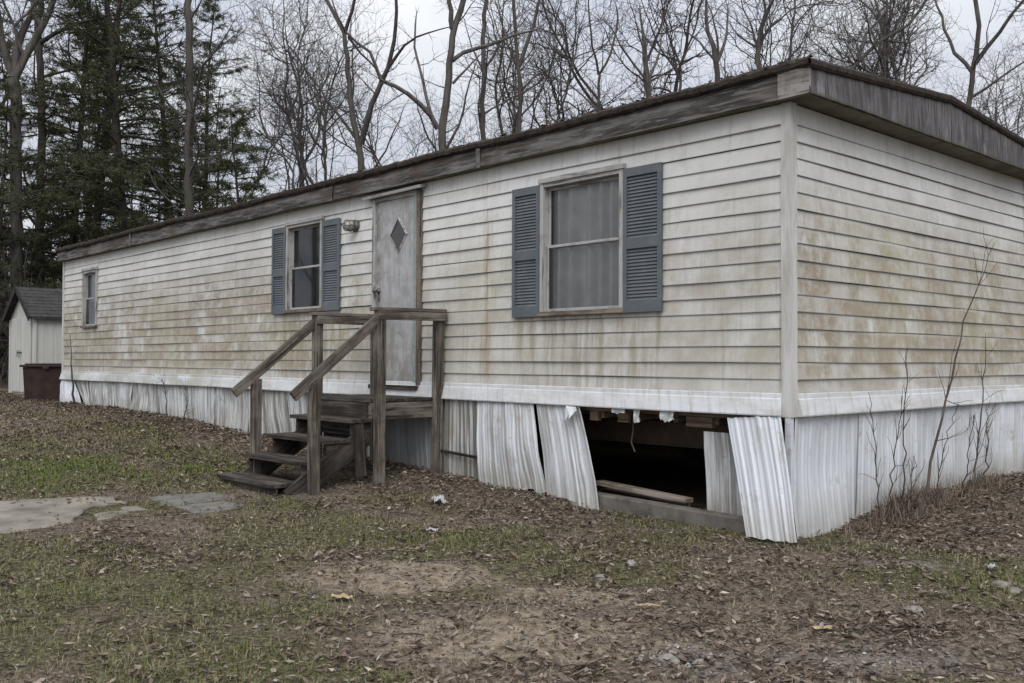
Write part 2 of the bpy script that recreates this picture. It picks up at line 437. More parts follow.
M['bark'] = mat_bark('grey_bark', (.055, .048, .042), (.115, .103, .092), (.068, .068, .045))
M['twig'] = mat_bark('twig_bark', (.062, .054, .05), (.12, .107, .099))
M['pinebark'] = mat_bark('dark_pine_bark', (.03, .026, .022), (.07, .06, .05))
M['needles'] = mat_rampattr('pine_needles', [(0, (.032, .037, .018)), (.5, (.062, .07, .033)), (.85, (.095, .096, .05)), (1, (.115, .095, .055))])
M['leaf'] = mat_rampattr('dead_leaf', [(0, (.042, .03, .022)), (.22, (.092, .067, .049)), (.5, (.165, .127, .097)), (.78, (.26, .21, .168)), (.94, (.40, .345, .29)), (1, (.42, .33, .18))])
M['grass'] = mat_rampattr('short_grass', [(0, (.085, .125, .022)), (.28, (.105, .118, .033)), (.55, (.14, .128, .058)), (.8, (.19, .162, .09)), (1, (.28, .235, .15))])
M['straw'] = mat_rampattr('dead_grass', [(0, (.09, .073, .047)), (.5, (.18, .15, .102)), (1, (.32, .275, .195))])
M['pebble'] = mat_rampattr('gravel_stone', [(0, (.07, .058, .05)), (.5, (.16, .138, .118)), (.9, (.27, .25, .23)), (1, (.45, .43, .41))])
M['stem'] = mat_bark('dead_stem', (.05, .04, .034), (.11, .088, .074))

def mat_door():
    t = NT('scuffed_door'); P = t.pos(); x, y, z = t.sep(P)
    n = t.noise(t.comb(t.mul(x, 6.0), 0.0, t.mul(z, 4.0)), 1.0, 6, .72)
    c = t.mix(t.step(n, .35, .65), (.40, .395, .39), (.27, .265, .255))
    s = t.noise(t.comb(t.mul(x, 22.0), 0.0, t.mul(z, 1.6)), 1.0, 4, .7)
    c = t.mix(t.mul(t.step(s, .47, .7), .55), c, (.19, .18, .165))
    low = t.mul(t.step(z, 1.05, 1.75, .6, 0.0), t.step(n, .35, .6))
    c = t.mix(low, c, (.2, .19, .15))
    sm = t.mul(t.step(t.noise(P, 3.0, 5, .7), .53, .68), .6)
    c = t.mix(sm, c, (.2, .2, .2))
    hinge = t.mul(t.step(x, -5.34, -5.2, .8, 0.0), t.step(t.noise(P, 6, 5, .7), .4, .6))
    c = t.mix(hinge, c, (.13, .125, .105))
    return t.out(c, .55, t.bump(n, .1, .01), .35)
M['door'] = mat_door()

def mat_pane(name, dust):
    t = NT(name); n = t.noise(t.scale(t.pos(), (3, 3, 1.2)), 2.0, 5, .7)
    tr = t.n('ShaderNodeBsdfTransparent'); tr.inputs[0].default_value = (.86, .87, .87, 1)
    gl = t.n('ShaderNodeBsdfGlossy'); gl.inputs['Roughness'].default_value = .03; gl.inputs[0].default_value = (.9, .92, .95, 1)
    fr = t.n('ShaderNodeFresnel'); fr.inputs[0].default_value = 1.5
    m1 = t.n('ShaderNodeMixShader'); t.set(m1.inputs[0], fr.outputs[0]); t.set(m1.inputs[1], tr.outputs[0]); t.set(m1.inputs[2], gl.outputs[0])
    df = t.n('ShaderNodeBsdfDiffuse'); df.inputs[0].default_value = (.3, .3, .29, 1)
    m2 = t.n('ShaderNodeMixShader'); t.set(m2.inputs[0], t.step(n, .3, .75, dust * .4, dust * 1.5)); t.set(m2.inputs[1], m1.outputs[0]); t.set(m2.inputs[2], df.outputs[0])
    o = t.n('ShaderNodeOutputMaterial'); t.set(o.inputs[0], m2.outputs[0])
    return t.m
M['pane'] = mat_pane('dusty_window_glass', .05)
M['screen'] = mat_pane('insect_screened_glass', .07)

# ------------------------------------------------------------------ camera, sky, sun
YAW = math.radians(137.6); PITCH = math.atan(18.5 / 963); ROLL = math.radians(.2)
Fh = Vector((math.cos(YAW), math.sin(YAW), 0)); Rr = Vector((math.sin(YAW), -math.cos(YAW), 0)); Zz = Vector((0, 0, 1))
F = Fh * math.cos(PITCH) + Zz * math.sin(PITCH); U = Zz * math.cos(PITCH) - Fh * math.sin(PITCH)
R1 = Rr * math.cos(ROLL) + U * math.sin(ROLL); U1 = U * math.cos(ROLL) - Rr * math.sin(ROLL)
cam = bpy.data.cameras.new('camera'); co = bpy.data.objects.new('camera', cam); link(co)
mw = Matrix((R1, U1, -F)).transposed().to_4x4(); mw.translation = Vector((3.883, -6.338, 1.313)); co.matrix_world = mw
cam.sensor_width = 36; cam.lens = 36 * 963 / 1024; cam.clip_end = 2000; cam.clip_start = .05
scene.camera = co

sun_dir = Vector((.62, -.62, .95)).normalized()          # towards the sun
sd = bpy.data.lights.new('sun', 'SUN'); sd.energy = 1.7; sd.angle = math.radians(38); sd.color = (1.0, .975, .94)
so = bpy.data.objects.new('sun', sd); link(so); so.rotation_euler = sun_dir.to_track_quat('Z', 'Y').to_euler(); so.location = (8, -8, 14)

w = NT('World', True); scene.world = w.m
sky = w.n('ShaderNodeTexSky', sky_type='NISHITA'); sky.sun_disc = False
sky.sun_elevation = math.asin(sun_dir.z); sky.sun_rotation = math.atan2(sun_dir.x, sun_dir.y)
hsv = w.n('ShaderNodeHueSaturation'); hsv.inputs['Saturation'].default_value = .3; w.set(hsv.inputs['Color'], sky.outputs[0])
gen = w.n('ShaderNodeTexCoord').outputs['Generated']
dx, dy, dz = w.sep(gen)
den = w.add(w.math('ABSOLUTE', dz), .22)
cv = w.comb(w.math('DIVIDE', dx, den), w.math('DIVIDE', dy, den), .0)
cl = w.noise(cv, 1.7, 6, .55, .3)
cloud = w.ramp(cl, [(.30, (5.5, 6.0, 7.15)), (.46, (6.8, 7.2, 8.15)), (.62, (8.4, 8.7, 9.2)), (.75, (9.6, 9.7, 9.9))])
zen = w.step(dz, .12, .95, .78, 1.75)
behind = w.step(w.add(w.mul(dx, .7), w.mul(dy, -.7)), -.2, .9, 1.0, 1.35)
cl2 = w.mix(1.0, cloud, w.comb(w.mul(zen, behind), w.mul(zen, behind), w.mul(zen, behind)), 'MULTIPLY')
skyc = w.mix(.9, hsv.outputs[0], cl2)
bg = w.n('ShaderNodeBackground'); w.set(bg.inputs[0], skyc); bg.inputs[1].default_value = .12
wo = w.n('ShaderNodeOutputWorld'); w.set(wo.inputs[0], bg.outputs[0])

scene.view_settings.view_transform = 'Standard'; scene.view_settings.look = 'None'
scene.view_settings.exposure = 0.0; scene.view_settings.gamma = 1.0; scene.view_settings.use_curve_mapping = False
scene.cycles.use_denoising = True
scene.cycles.max_bounces = 6; scene.cycles.diffuse_bounces = 3; scene.cycles.glossy_bounces = 3; scene.cycles.transparent_max_bounces = 8
scene.render.film_transparent = False

# ------------------------------------------------------------------ the yard
def axis(segs):
    out = [segs[0][0]]
    for a, b, st in segs:
        n = max(1, int(round((b - a) / st)))
        out += list(a + (b - a) * np.arange(1, n + 1) / n)
    return np.array(out)
xs = axis([(-160, -60, 8), (-60, -24, 1.2), (-24, -12, .25), (-12, -6, .1), (-6, 3.2, .045), (3.2, 7, .15), (7, 20, 1), (20, 120, 8)])
ys = axis([(-60, -12, 4), (-12, -6, .4), (-6, -.5, .045), (-.5, .3, .04), (.3, 4.6, .12), (4.6, 12, .4), (12, 50, 1.5), (50, 200, 8)])
X, Y = np.meshgrid(xs, ys)

def rot_ell(x, y, cx, cy, a, b):
    """ellipse whose long axis runs along (.674,.738)"""
    p = (x - cx) * .674 + (y - cy) * .738; q = -(x - cx) * .738 + (y - cy) * .674
    return np.exp(-((p / a) ** 2 + (q / b) ** 2))
def cover(x, y):
    x = np.asarray(x, float); y = np.asarray(y, float)
    n = fbm(x * .9, y * .9, 31, 4); n2 = fbm(x * 3, y * 3, 51, 3)
    g = .42 + (n - .5) * 2.4 + (n2 - .5) * .6
    g = g + .75 * rot_ell(x, y, -6.5, -2.6, 1.8, 1.2) + .42 * rot_ell(x, y, -1.2, -1.05, 1.3, .42) + .32 * rot_ell(x, y, -2.9, -2.0, 1.2, .7)
    g = g + .3 * rot_ell(x, y, 1.5, -.35, .8, .5) + .34 * rot_ell(x, y, -.7, -3.9, .9, .7) + .25 * rot_ell(x, y, -9, -3.5, 4, 2.5)
    g = g - .55 * rot_ell(x, y, .9, -2.2, 1.4, .8) - .6 * np.exp(-((y + .25) / .5) ** 2) * (x < -2)
    g = g - .6 * np.exp(-((x - .45) / .6) ** 2) * (y > .5)
    d = .9 * rot_ell(x, y, -1.0, -2.75, .85, .42) + .85 * rot_ell(x, y, .3, -3.1, .75, .42) + .7 * rot_ell(x, y, .1, -2.3, .5, .2) + .3 * rot_ell(x, y, 1.0, -2.6, 1.0, .5) + .5 * rot_ell(x, y, -3.9, -3.5, .55, .35)
    gr = .62 * rot_ell(x, y, 1.7, -2.15, .75, .45) + .9 * rot_ell(x, y, .95, -.22, .34, .17) + .7 * rot_ell(x, y, 1.2, -2.8, .25, .25) + .6 * rot_ell(x, y, -.85, -.4, .35, .12)
    d = d * (.55 + 1.0 * fbm(x * 2.3, y * 2.3, 57, 4)) + (n2 - .5) * .35; gr = gr + (n2 - .5) * .5
    woods = sstep(22, 30, np.hypot(x - 3.9, y + 6.3))
    g = np.clip(g - d * .8 - gr * .8, 0, 1) * (1 - woods * .85)
    return g, np.clip(d, 0, 1), np.clip(gr, 0, 1)
gcv, dcv, rcv = cover(X, Y)
Zg = ground_z(X, Y)
V = np.stack([X, Y, Zg], -1).reshape(-1, 3)
nx, ny = len(xs), len(ys)
I = (np.arange(ny - 1)[:, None] * nx + np.arange(nx - 1)[None, :])
Fq = np.stack([I, I + 1, I + nx + 1, I + nx], -1).reshape(-1, 4)
cc = np.stack([gcv, dcv, rcv, np.ones_like(gcv)], -1).reshape(-1, 4)
g_o = np_mesh('ground', V, Fq, M['ground'], None, {'cover': ('FLOAT_COLOR', cc)}, True)
tag(g_o, kind='structure')

# ------------------------------------------------------------------ the mobile home
L_, W_ = 16.3, 4.62
ZB, ZT = 1.05, 3.24        # siding from / to
home = empty('mobile_home', (0, 0, 0), 0, 'long single-wide mobile home with dirty cream siding, blue shutters and broken skirting', 'mobile home')
CH = .1275
Z1 = 3.086                 # highest course line
courses = [(Z1, ZT)] + [(Z1 - (k + 1) * CH, Z1 - k * CH) for k in range(16)]
courses = [(max(a, ZB - .004), b) for a, b in courses if b > ZB + .02]

def siding(name, P0, ud, od, length, holes, seams, label=None, detail=True):
    P0 = Vector(P0); ud = Vector(ud); od = Vector(od)
    mb = MB(); lip = .013
    step = .3 if detail else 2.0
    for ci, (zb, zt) in enumerate(courses):
        kr = random.random()
        cuts = {0.0, length}
        for (a, b, c, d) in holes: cuts |= {a, b}
        for sm in seams: cuts.add(sm)
        cuts = sorted(cuts)
        for a, b in zip(cuts[:-1], cuts[1:]):
            if b - a < 1e-4: continue
            mid = (a + b) / 2
            rng = [(zb, zt)]
            for (ha, hb, hc, hd) in holes:
                if ha < mid < hb:
                    nr = []
                    for (p, q) in rng:
                        if hc > p: nr.append((p, min(q, hc)))
                        if hd < q: nr.append((max(p, hd), q))
                    rng = [(p, q) for p, q in nr if q - p > .002]
            seamofs = .0025 * ((int(sum(mid > s for s in seams)) + ci) % 2)
            kr2 = kr * .75 + .25 * random.random()
            for (p, q) in rng:
                n = max(1, int((b - a) / step))
                us = [a + (b - a) * i / n for i in range(n + 1)]
                rows = []
                gs = []
                isbot = abs(p - zb) < 1e-5
                for zz, extra in ([(p, -.016), (p, 0.0)] if isbot else [(p, 0.0)]) + [(p + (q - p) * .16, 0.0), (p + (q - p) * .5, 0.0), (q, 0.0)]:
                    row = []; gr = []
                    for uu in us:
                        f = (zz - zb) / (zt - zb)
                        wob = (vnoise(uu * 1.3, ci * 3.7, 5) - .5) * .011 + (vnoise(uu * .3 + 9, zz * .6, 6) - .5) * .012
                        sag = (vnoise(uu * .9, ci * 1.3 + 40, 8) - .5) * .011
                        o = lip * (1 - f) + wob + seamofs + .004 + extra
                        row.append(P0 + ud * uu + od * o + Vector((0, 0, zz + sag)))
                        gr.append((uu + P0.y * 3 + (40 if od.x > .5 else 0), f, kr2))
                    rows.append(row); gs.append(gr)
                mb.grid(rows, gs)
    return mb.build(name, M['siding'], home, smooth=False)

# front wall runs from x=-L to 0 (u = x + L)
def fx(x): return x + L_
H_bw = (fx(-2.63), fx(-1.598), 1.735, 2.972)
H_lw = (fx(-7.412), fx(-6.52), 1.925, 3.055)
H_sw = (fx(-15.15), fx(-14.385), 1.9, 2.965)
H_dr = (fx(-5.425), fx(-4.49), 1.0, 3.16)
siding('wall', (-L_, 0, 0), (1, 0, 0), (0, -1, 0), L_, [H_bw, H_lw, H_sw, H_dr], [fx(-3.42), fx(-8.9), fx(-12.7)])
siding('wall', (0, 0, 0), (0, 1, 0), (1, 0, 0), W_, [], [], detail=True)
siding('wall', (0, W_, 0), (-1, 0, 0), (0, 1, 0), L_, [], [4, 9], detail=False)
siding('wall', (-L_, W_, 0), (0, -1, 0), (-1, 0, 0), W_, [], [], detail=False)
# shell lining, so the rooms behind the panes are dark and closed
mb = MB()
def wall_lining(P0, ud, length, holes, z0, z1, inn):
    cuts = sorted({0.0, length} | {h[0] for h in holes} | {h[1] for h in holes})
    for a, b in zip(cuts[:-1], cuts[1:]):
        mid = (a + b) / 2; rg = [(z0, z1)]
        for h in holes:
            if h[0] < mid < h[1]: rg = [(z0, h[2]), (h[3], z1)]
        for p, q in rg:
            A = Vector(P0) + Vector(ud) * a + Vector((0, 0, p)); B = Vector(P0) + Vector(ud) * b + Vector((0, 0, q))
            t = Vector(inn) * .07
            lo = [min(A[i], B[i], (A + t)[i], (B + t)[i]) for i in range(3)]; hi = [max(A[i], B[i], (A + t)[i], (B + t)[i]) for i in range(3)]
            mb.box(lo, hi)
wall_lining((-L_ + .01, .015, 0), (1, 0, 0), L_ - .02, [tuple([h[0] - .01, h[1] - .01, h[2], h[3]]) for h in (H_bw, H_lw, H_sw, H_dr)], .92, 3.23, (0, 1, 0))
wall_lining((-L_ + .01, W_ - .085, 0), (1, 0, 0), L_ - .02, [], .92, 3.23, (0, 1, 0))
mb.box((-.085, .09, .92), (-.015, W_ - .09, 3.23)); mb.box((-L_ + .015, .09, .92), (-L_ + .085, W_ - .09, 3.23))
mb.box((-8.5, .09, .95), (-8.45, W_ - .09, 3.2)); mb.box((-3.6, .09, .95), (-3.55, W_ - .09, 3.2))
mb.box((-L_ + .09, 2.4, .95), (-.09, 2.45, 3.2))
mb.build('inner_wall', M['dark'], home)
mb = MB(); mb.box((-L_ + .02, .02, .90), (-.02, W_ - .02, .918)); mb.build('floor', M['underside'], home)
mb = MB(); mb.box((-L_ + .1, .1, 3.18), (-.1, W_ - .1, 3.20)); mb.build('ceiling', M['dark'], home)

# corner posts
for (x0, y0) in ((0, 0), (-L_, 0), (0, W_), (-L_, W_)):
    mb = MB(); sx = 1 if x0 == 0 else -1; sy = -1 if y0 == 0 else 1
    px, py = x0 + sx * .027, y0 + sy * .027
    z0, z1 = .895, 3.238
    n = 10
    for i in range(n):
        a = z0 + (z1 - z0) * i / n; b = z0 + (z1 - z0) * (i + 1) / n
        mb.quad([(px - sx * .085, py, a), (px, py, a), (px, py, b), (px - sx * .085, py, b)])
        mb.quad([(px, py, a), (px, py - sy * .085, a), (px, py - sy * .085, b), (px, py, b)])
        mb.quad([(px - sx * .085, py, a), (px - sx * .085, py - sy * .03, a), (px - sx * .085, py - sy * .03, b), (px - sx * .085, py, b)])
        mb.quad([(px, py - sy * .085, a), (px - sx * .03, py - sy * .085, a), (px - sx * .03, py - sy * .085, b), (px, py - sy * .085, b)])
    mb.build('corner_post', M['post'], home)

# flared base trim, in lengths
def base_trim(P0, ud, od, length, joints):
    P0 = Vector(P0); ud = Vector(ud); od = Vector(od)
    js = [0.0] + joints + [length]
    for k, (a, b) in enumerate(zip(js[:-1], js[1:])):
        mb = MB(); n = max(2, int((b - a) / .35)); rows = []
        prof = [(.022, 1.072), (.03, 1.066), (.034, 1.035), (.047, 1.026), (.05, 1.015), (.082, .912), (.08, .902), (.02, .90)]
        for (o, z) in prof:
            row = []
            for i in range(n + 1):
                u = a + (b - a) * i / n
                if i == n: u += (.03 if o > .06 else 0) * (1 if b == length else .15)
                wob = (vnoise(u * .8, 3.0, 12) - .5) * .012 * (o / .08) + .002 * (k % 2)
                zs = (vnoise(u * .6, 8.0, 14) - .5) * .01
                row.append(P0 + ud * u + od * (o + wob) + Vector((0, 0, z + zs)))
            rows.append(row)
        mb.grid(rows)
        for e_ in (0, n): mb.face(*[mb.vert(rows[q_][e_], (0, 0, 0)) for q_ in range(len(prof))])
        mb.build('base_trim', M['trim'], home)
base_trim((-L_, 0, 0), (1, 0, 0), (0, -1, 0), L_ - .052, [fx(-12.6), fx(-9.0), fx(-5.43), fx(-3.45)])
base_trim((0, .052, 0), (0, 1, 0), (1, 0, 0), W_ - .052, [1.25, 3.6])

# roof
RX0, RX1 = -L_ - .07, .232; RY0, RY1 = -.12, W_ + .12; YM = 2.25
def roof_z(y): return 3.475 + .175 * (1 - abs(y - YM) / ((YM - RY0) if y < YM else (RY1 - YM)))
mb = MB()
nxr = 50
for (ya, yb) in ((RY0 - .02, YM), (YM, RY1 + .02)):
    rows = []
    for yy in np.linspace(ya, yb, 8):
        rows.append([(RX0 - .02 + (RX1 - RX0 + .04) * i / nxr, yy, roof_z(yy) + (vnoise(i * .4, yy * 1.2, 22) - .5) * .02) for i in range(nxr + 1)])
    mb.grid(rows)
mb.build('roof', M['shingle'], home)
# roof edge along the eaves: rough dark strip
def eave_edge(yf, sgn):
    mb = MB(); n = 420; rows = []
    for (o, dz) in ((.02, -.05), (-.012, -.056), (-.03, -.038), (-.034, -.004), (-.012, .018), (.05, .024)):
        row = []
        for i in range(n + 1):
            x = RX0 - .03 + (RX1 - RX0 + .045) * i / n
            dx_ = (vnoise(x * 21, o * 30, 25) - .5) * .016; dzz = (vnoise(x * 1.3 + 3, o * 20, 26) - .5) * .022 + (vnoise(x * 24, o * 30, 24) - .5) * .016
            row.append((x, yf - sgn * (-o + dx_), 3.478 + dz + dzz + .006 * math.sin(x * .9)))
        rows.append(row)
    mb.grid(rows); return mb.build('roof_edge', M['roofedge'], home)
eave_edge(RY0, 1); eave_edge(RY1, -1)
def gable_edge(xf, sgn):
    mb = MB(); n = 40
    for s, (y0, y1) in enumerate(((RY0 - .02, YM), (YM, RY1 + .02))):
        rows = []
        for (o, dz) in ((-.02, -.05), (.012, -.052), (.026, -.03), (.026, .0), (.008, .02), (-.05, .024)):
            rows.append([(xf + sgn * (o + (vnoise(i * .7, o * 40 + s, 27) - .5) * .003), y0 + (y1 - y0) * i / n, roof_z(y0 + (y1 - y0) * i / n) + dz + (vnoise(i * .6, o * 9 + s * 5, 28) - .5) * .005) for i in range(n + 1)])
        mb.grid(rows)
    return mb.build('roof_edge', M['roofedge'], home)
gable_edge(RX1, 1); gable_edge(RX0, -1)
# front fascia boards
def fascia_board(x0, x1, yf, tilt=0.0, mat='fascia', z0=3.238, z1=3.452):
    mb = MB(); n = max(2, int((x1 - x0) / .3)); rows = []
    for (o, z) in ((.022, z0), (0, z0), (0, z0 + .02), (.004, (z0 + z1) / 2), (.012, z1), (.03, z1)):
        rows.append([(x0 + (x1 - x0) * i / n, yf + o + (vnoise(x0 + i * .5, z * 3, 33) - .5) * .008 + tilt, z + (vnoise(x0 + i * .45, 9.0, 34) - .5) * .012) for i in range(n + 1)])
    mb.grid(rows); return mb.build('fascia_board', M[mat], home)
fj = [-16.40, -12.55, -8.95, -6.15, -3.43, -.02]
for k in range(len(fj) - 1):
    fascia_board(fj[k] + .004, fj[k + 1] - .004, RY0, .004 * (k % 2))
fascia_board(RX0, RX1, RY1 - .03)
M['fasciaend'] = mat_wood('peeled_fascia_end', (.11, .098, .087), (.29, .27, .245), sc=.9)
mb = MB(); mb.box((-.02, RY0 - .012, 3.236), (.237, RY0 + .02, 3.456), 0); o = mb.build('fascia_end', M['fasciaend'], home, .003); o['label'] = 'pale peeling end piece of the fascia'
for xj in (-3.43, -12.55):
    mb = MB(); mb.box((xj - .03, RY0 - .012, 3.232), (xj + .03, RY0 - .002, 3.458), 2); mb.build('joint_cover', M['metal'], home)
# gable fascia, two panels, and soffits
for (ya, yb) in ((RY0 - .008, YM - .004), (YM + .004, RY1)):
    for xf, sg in ((RX1, 1), (RX0, -1)):
        mb = MB(); n = 46; rows = []
        for f in (0, .33, .66, 1):
            row = []
            for i in range(n + 1):
                yy = ya + (yb - ya) * i / n
                zlo = 3.246 + (vnoise(yy * 1.5, 4.0, 44) - .5) * .012; zhi = roof_z(yy) - .02
                row.append((xf + sg * (.006 + .003 * math.sin(yy * 2 * PI / .2) + (vnoise(yy * 2, f * 2, 45) - .5) * .008 - .012 * f), yy, zlo + (zhi - zlo) * f))
            rows.append(row)
        mb.grid(rows)
        rows2 = [[(p[0] - sg * .02, p[1], p[2] + 0.0) for p in rows[0]], rows[0]]
        mb.grid(rows2)
        mb.build('gable_fascia', M['gable'], home)
mb = MB(); mb.box((.004, RY0 + .02, 3.243), (RX1 - .02, RY1 - .03, 3.252)); mb.box((RX0 + .02, RY0 + .02, 3.243), (-L_ - .004, RY1 - .03, 3.252))
mb.box((-L_, RY0 + .022, 3.2425), (0, .05, 3.2505)); mb.box((-L_, W_ - .05, 3.2425), (0, RY1 - .03, 3.2505))
mb.build('soffit', M['soffit'], home)

# windows
def window(x0, x1, z0, z1, rail, screen=True, frame_w=.045):
    mb = MB(); yo = -.045
    fw = frame_w
    mb.box((x0, yo, z0 + .03), (x0 + fw, .06, z1), 2); mb.box((x1 - fw, yo, z0 + .03), (x1, .06, z1), 2)
    mb.box((x0 - .012, yo - .012, z1), (x1 + .012, .06, z1 + .045), 0)
    mb.box((x0 + fw, yo + .006, z1 - fw * .8), (x1 - fw, .06, z1), 0)
    win = mb.build('window', M['winframe'], home, .003)
    mb = MB(); mb.box((x0 - .015, yo - .02, z0 - .012), (x1 + .015, .05, z0 + .028), 0); mb.build('sill', M['casing'], win, .003)
    ix0, ix1 = x0 + fw, x1 - fw; iz0, iz1 = z0 + .03, z1 - fw * .8
    def sash(za, zb, y, sw):
        m = MB()
        m.box((ix0 + .002, y, za), (ix0 + sw, y + .022, zb), 2); m.box((ix1 - sw, y, za), (ix1 - .002, y + .022, zb), 2)
        m.box((ix0 + sw, y + .001, za), (ix1 - sw, y + .021, za + sw), 0); m.box((ix0 + sw, y + .001, zb - sw), (ix1 - sw, y + .021, zb), 0)
        m.build('sash', M['winframe'], win, .002)
        m = MB(); m.quad([(ix0 + sw - .004, y + .011, za + sw - .004), (ix1 - sw + .004, y + .011, za + sw - .004), (ix1 - sw + .004, y + .011, zb - sw + .004), (ix0 + sw - .004, y + .011, zb - sw + .004)])
        m.build('pane', M['screen' if (screen and y < .012) else 'pane'], win)
    sash(rail - .012, iz1 - .002, .028, .026)
    sash(iz0 + .002, rail + .02, .002, .026)
    return win
window(-2.63, -1.598, 1.735, 2.972, 2.37)
window(-7.412, -6.52, 1.925, 3.055, 2.485, False)
window(-15.15, -14.385, 1.9, 2.965, 2.435, False, .06)

def curtain(x0, x1, z0, z1, y, label, nf=7, gap=None):
    rows = []; n = 90
    mb = MB()
    for z in np.linspace(z0, z1, 12):
        row = []
        for i in range(n + 1):
            u = i / n; f = .6 + .4 * (z1 - z) / (z1 - z0)
            yy = y + .05 * f * math.sin(u * nf * 2 * PI + 1.3 * math.sin(u * 9)) + .008 * math.sin(u * 47 + z * 2)
            row.append((x0 + (x1 - x0) * u, yy, z + .01 * math.sin(u * 25)))
        rows.append(row)
    mb.grid(rows)
    return tag(mb.build('curtain', M['curtain'], None, smooth=True), label, 'curtain')
curtain(-2.6, -1.62, 1.74, 2.96, .115, 'pale pleated curtain filling the big window between wide blue shutters near the corner', 6)
curtain(-15.14, -14.4, 2.40, 2.96, .13, 'greyish curtain behind the narrow window at the far end of the home', 5)

# shutters: frame, mid rail and louvres in one hinged leaf
def shutter(x0, x1, z0, z1, tilt=0.0):
    mb = MB(); w = .04; yo = -.05; yi = -.022; mid = z0 + (z1 - z0) * .475
    mb.box((x0, yo, z0), (x0 + w, yi, z1), 2); mb.box((x1 - w, yo, z0), (x1, yi, z1), 2)
    mb.box((x0 + w, yo + .001, z0), (x1 - w, yi, z0 + .1), 0); mb.box((x0 + w, yo + .001, z1 - .075), (x1 - w, yi, z1), 0); mb.box((x0 + w, yo + .001, mid - .045), (x1 - w, yi, mid + .045), 0)
    mb.box((x0 + w, yi - .006, z0 + .1), (x1 - w, yi - .002, z1 - .075), 0)
    for a, b in ((z0 + .1, mid - .045), (mid + .045, z1 - .075)):
        n = int(round((b - a) / .03)); st = (b - a) / n
        for i in range(n):
            za = a + i * st
            mb.beam((x0 + w - .002, yo + .020, za + st * .5), (x1 - w + .002, yo + .020, za + st * .5), .006, .032, up=Vector((0, .5, 1)).normalized())
    o = mb.build('shutter', M['shutter'], home, .0015)
    o.rotation_euler = (0, 0, 0)
    return o
shutter(-3.01, -2.636, 1.722, 2.965)
shutter(-1.592, -1.176, 1.722, 2.965)
shutter(-7.775, -7.42, 1.905, 3.05)
shutter(-6.512, -6.12, 1.912, 3.03)

# door
mb = MB(); mb.box((-5.362, -.012, 1.035), (-4.632, .028, 3.118), 2); door = mb.build('door', M['door'], home, .003)
mb = MB(); cx, cz, hw, hh = -4.937, 2.71, .15, .185
def diamond_ring(mb, cx, cz, a, b, a2, b2, y0, y1):
    P = [(cx, cz + b), (cx + a, cz), (cx, cz - b), (cx - a, cz)]; Q = [(cx, cz + b2), (cx + a2, cz), (cx, cz - b2), (cx - a2, cz)]
    for i in range(4):
        j = (i + 1) % 4
        mb.quad([(P[i][0], y0, P[i][1]), (P[j][0], y0, P[j][1]), (Q[j][0], y1, Q[j][1]), (Q[i][0], y1, Q[i][1])])
        mb.quad([(P[i][0], -.011, P[i][1]), (P[j][0], -.011, P[j][1]), (P[j][0], y0, P[j][1]), (P[i][0], y0, P[i][1])])
        mb.quad([(Q[i][0], y1, Q[i][1]), (Q[j][0], y1, Q[j][1]), (Q[j][0], -.011, Q[j][1]), (Q[i][0], -.011, Q[i][1])])
diamond_ring(mb, cx, cz, hw + .022, hh + .028, hw, hh, -.016, -.026); mb.build('diamond_frame', M['winframe'], door)
mb = MB(); mb.quad([(cx, -.0145, cz + hh), (cx + hw, -.0145, cz), (cx, -.0145, cz - hh), (cx - hw, -.0145, cz)])
t = NT('dark_diamond_glass'); M['dglass'] = t.out(t.mix(t.noise(t.pos(), 40, 3), (.03, .03, .03), (.075, .072, .068)), .22, None, .5)
mb.build('diamond_window', M['dglass'], door)
mb = MB(); mb.tube([(-5.315, -.012, 2.1), (-5.315, -.018, 2.1), (-5.315, -.03, 2.1), (-5.315, -.055, 2.1), (-5.315, -.068, 2.1), (-5.315, -.085, 2.1), (-5.315, -.09, 2.1)], [.035, .035, .013, .013, .028, .03, .015], 12); mb.build('knob', M['metal'], door, smooth=True)
mb = MB(); mb.box((-5.335, -.016, 1.98), (-5.295, -.0125, 2.07), 2); mb.build('lock_plate', M['metal'], door)
mb = MB(); mb.box((-5.425, -.04, 1.0), (-5.365, .05, 3.16), 2); mb.box((-5.365, -.03, 3.12), (-4.56, .05, 3.16), 0); mb.build('door_frame', M['winframe'], home, .003)
t = NT('faded_teal_paint'); M['teal'] = t.out(t.mix(t.step(t.noise(t.pos(), 9, 5, .7), .4, .65), (.19, .24, .235), (.3, .3, .28)), .7)
mb = MB(); mb.box((-4.63, -.034, 1.02), (-4.565, .05, 3.12), 2); mb.build('door_jamb', M['teal'], home, .003)
mb = MB(); mb.box((-4.565, -.046, .985), (-4.49, .05, 3.17), 2); mb.build('door_casing', M['casing'], home, .003)
mb = MB(); mb.beam((-5.54, -.05, 3.185), (-4.43, -.06, 3.195), .1, .032, (0, -.25, 1)); mb.box((-5.5, -.03, 3.16), (-4.46, -.002, 3.18), 0); mb.build('drip_board', M['winframe'], home, .003)
mb = MB(); mb.box((-5.4, -.1, .985), (-4.5, .03, 1.03), 0); mb.build('threshold', M['treadwood'], home, .004)

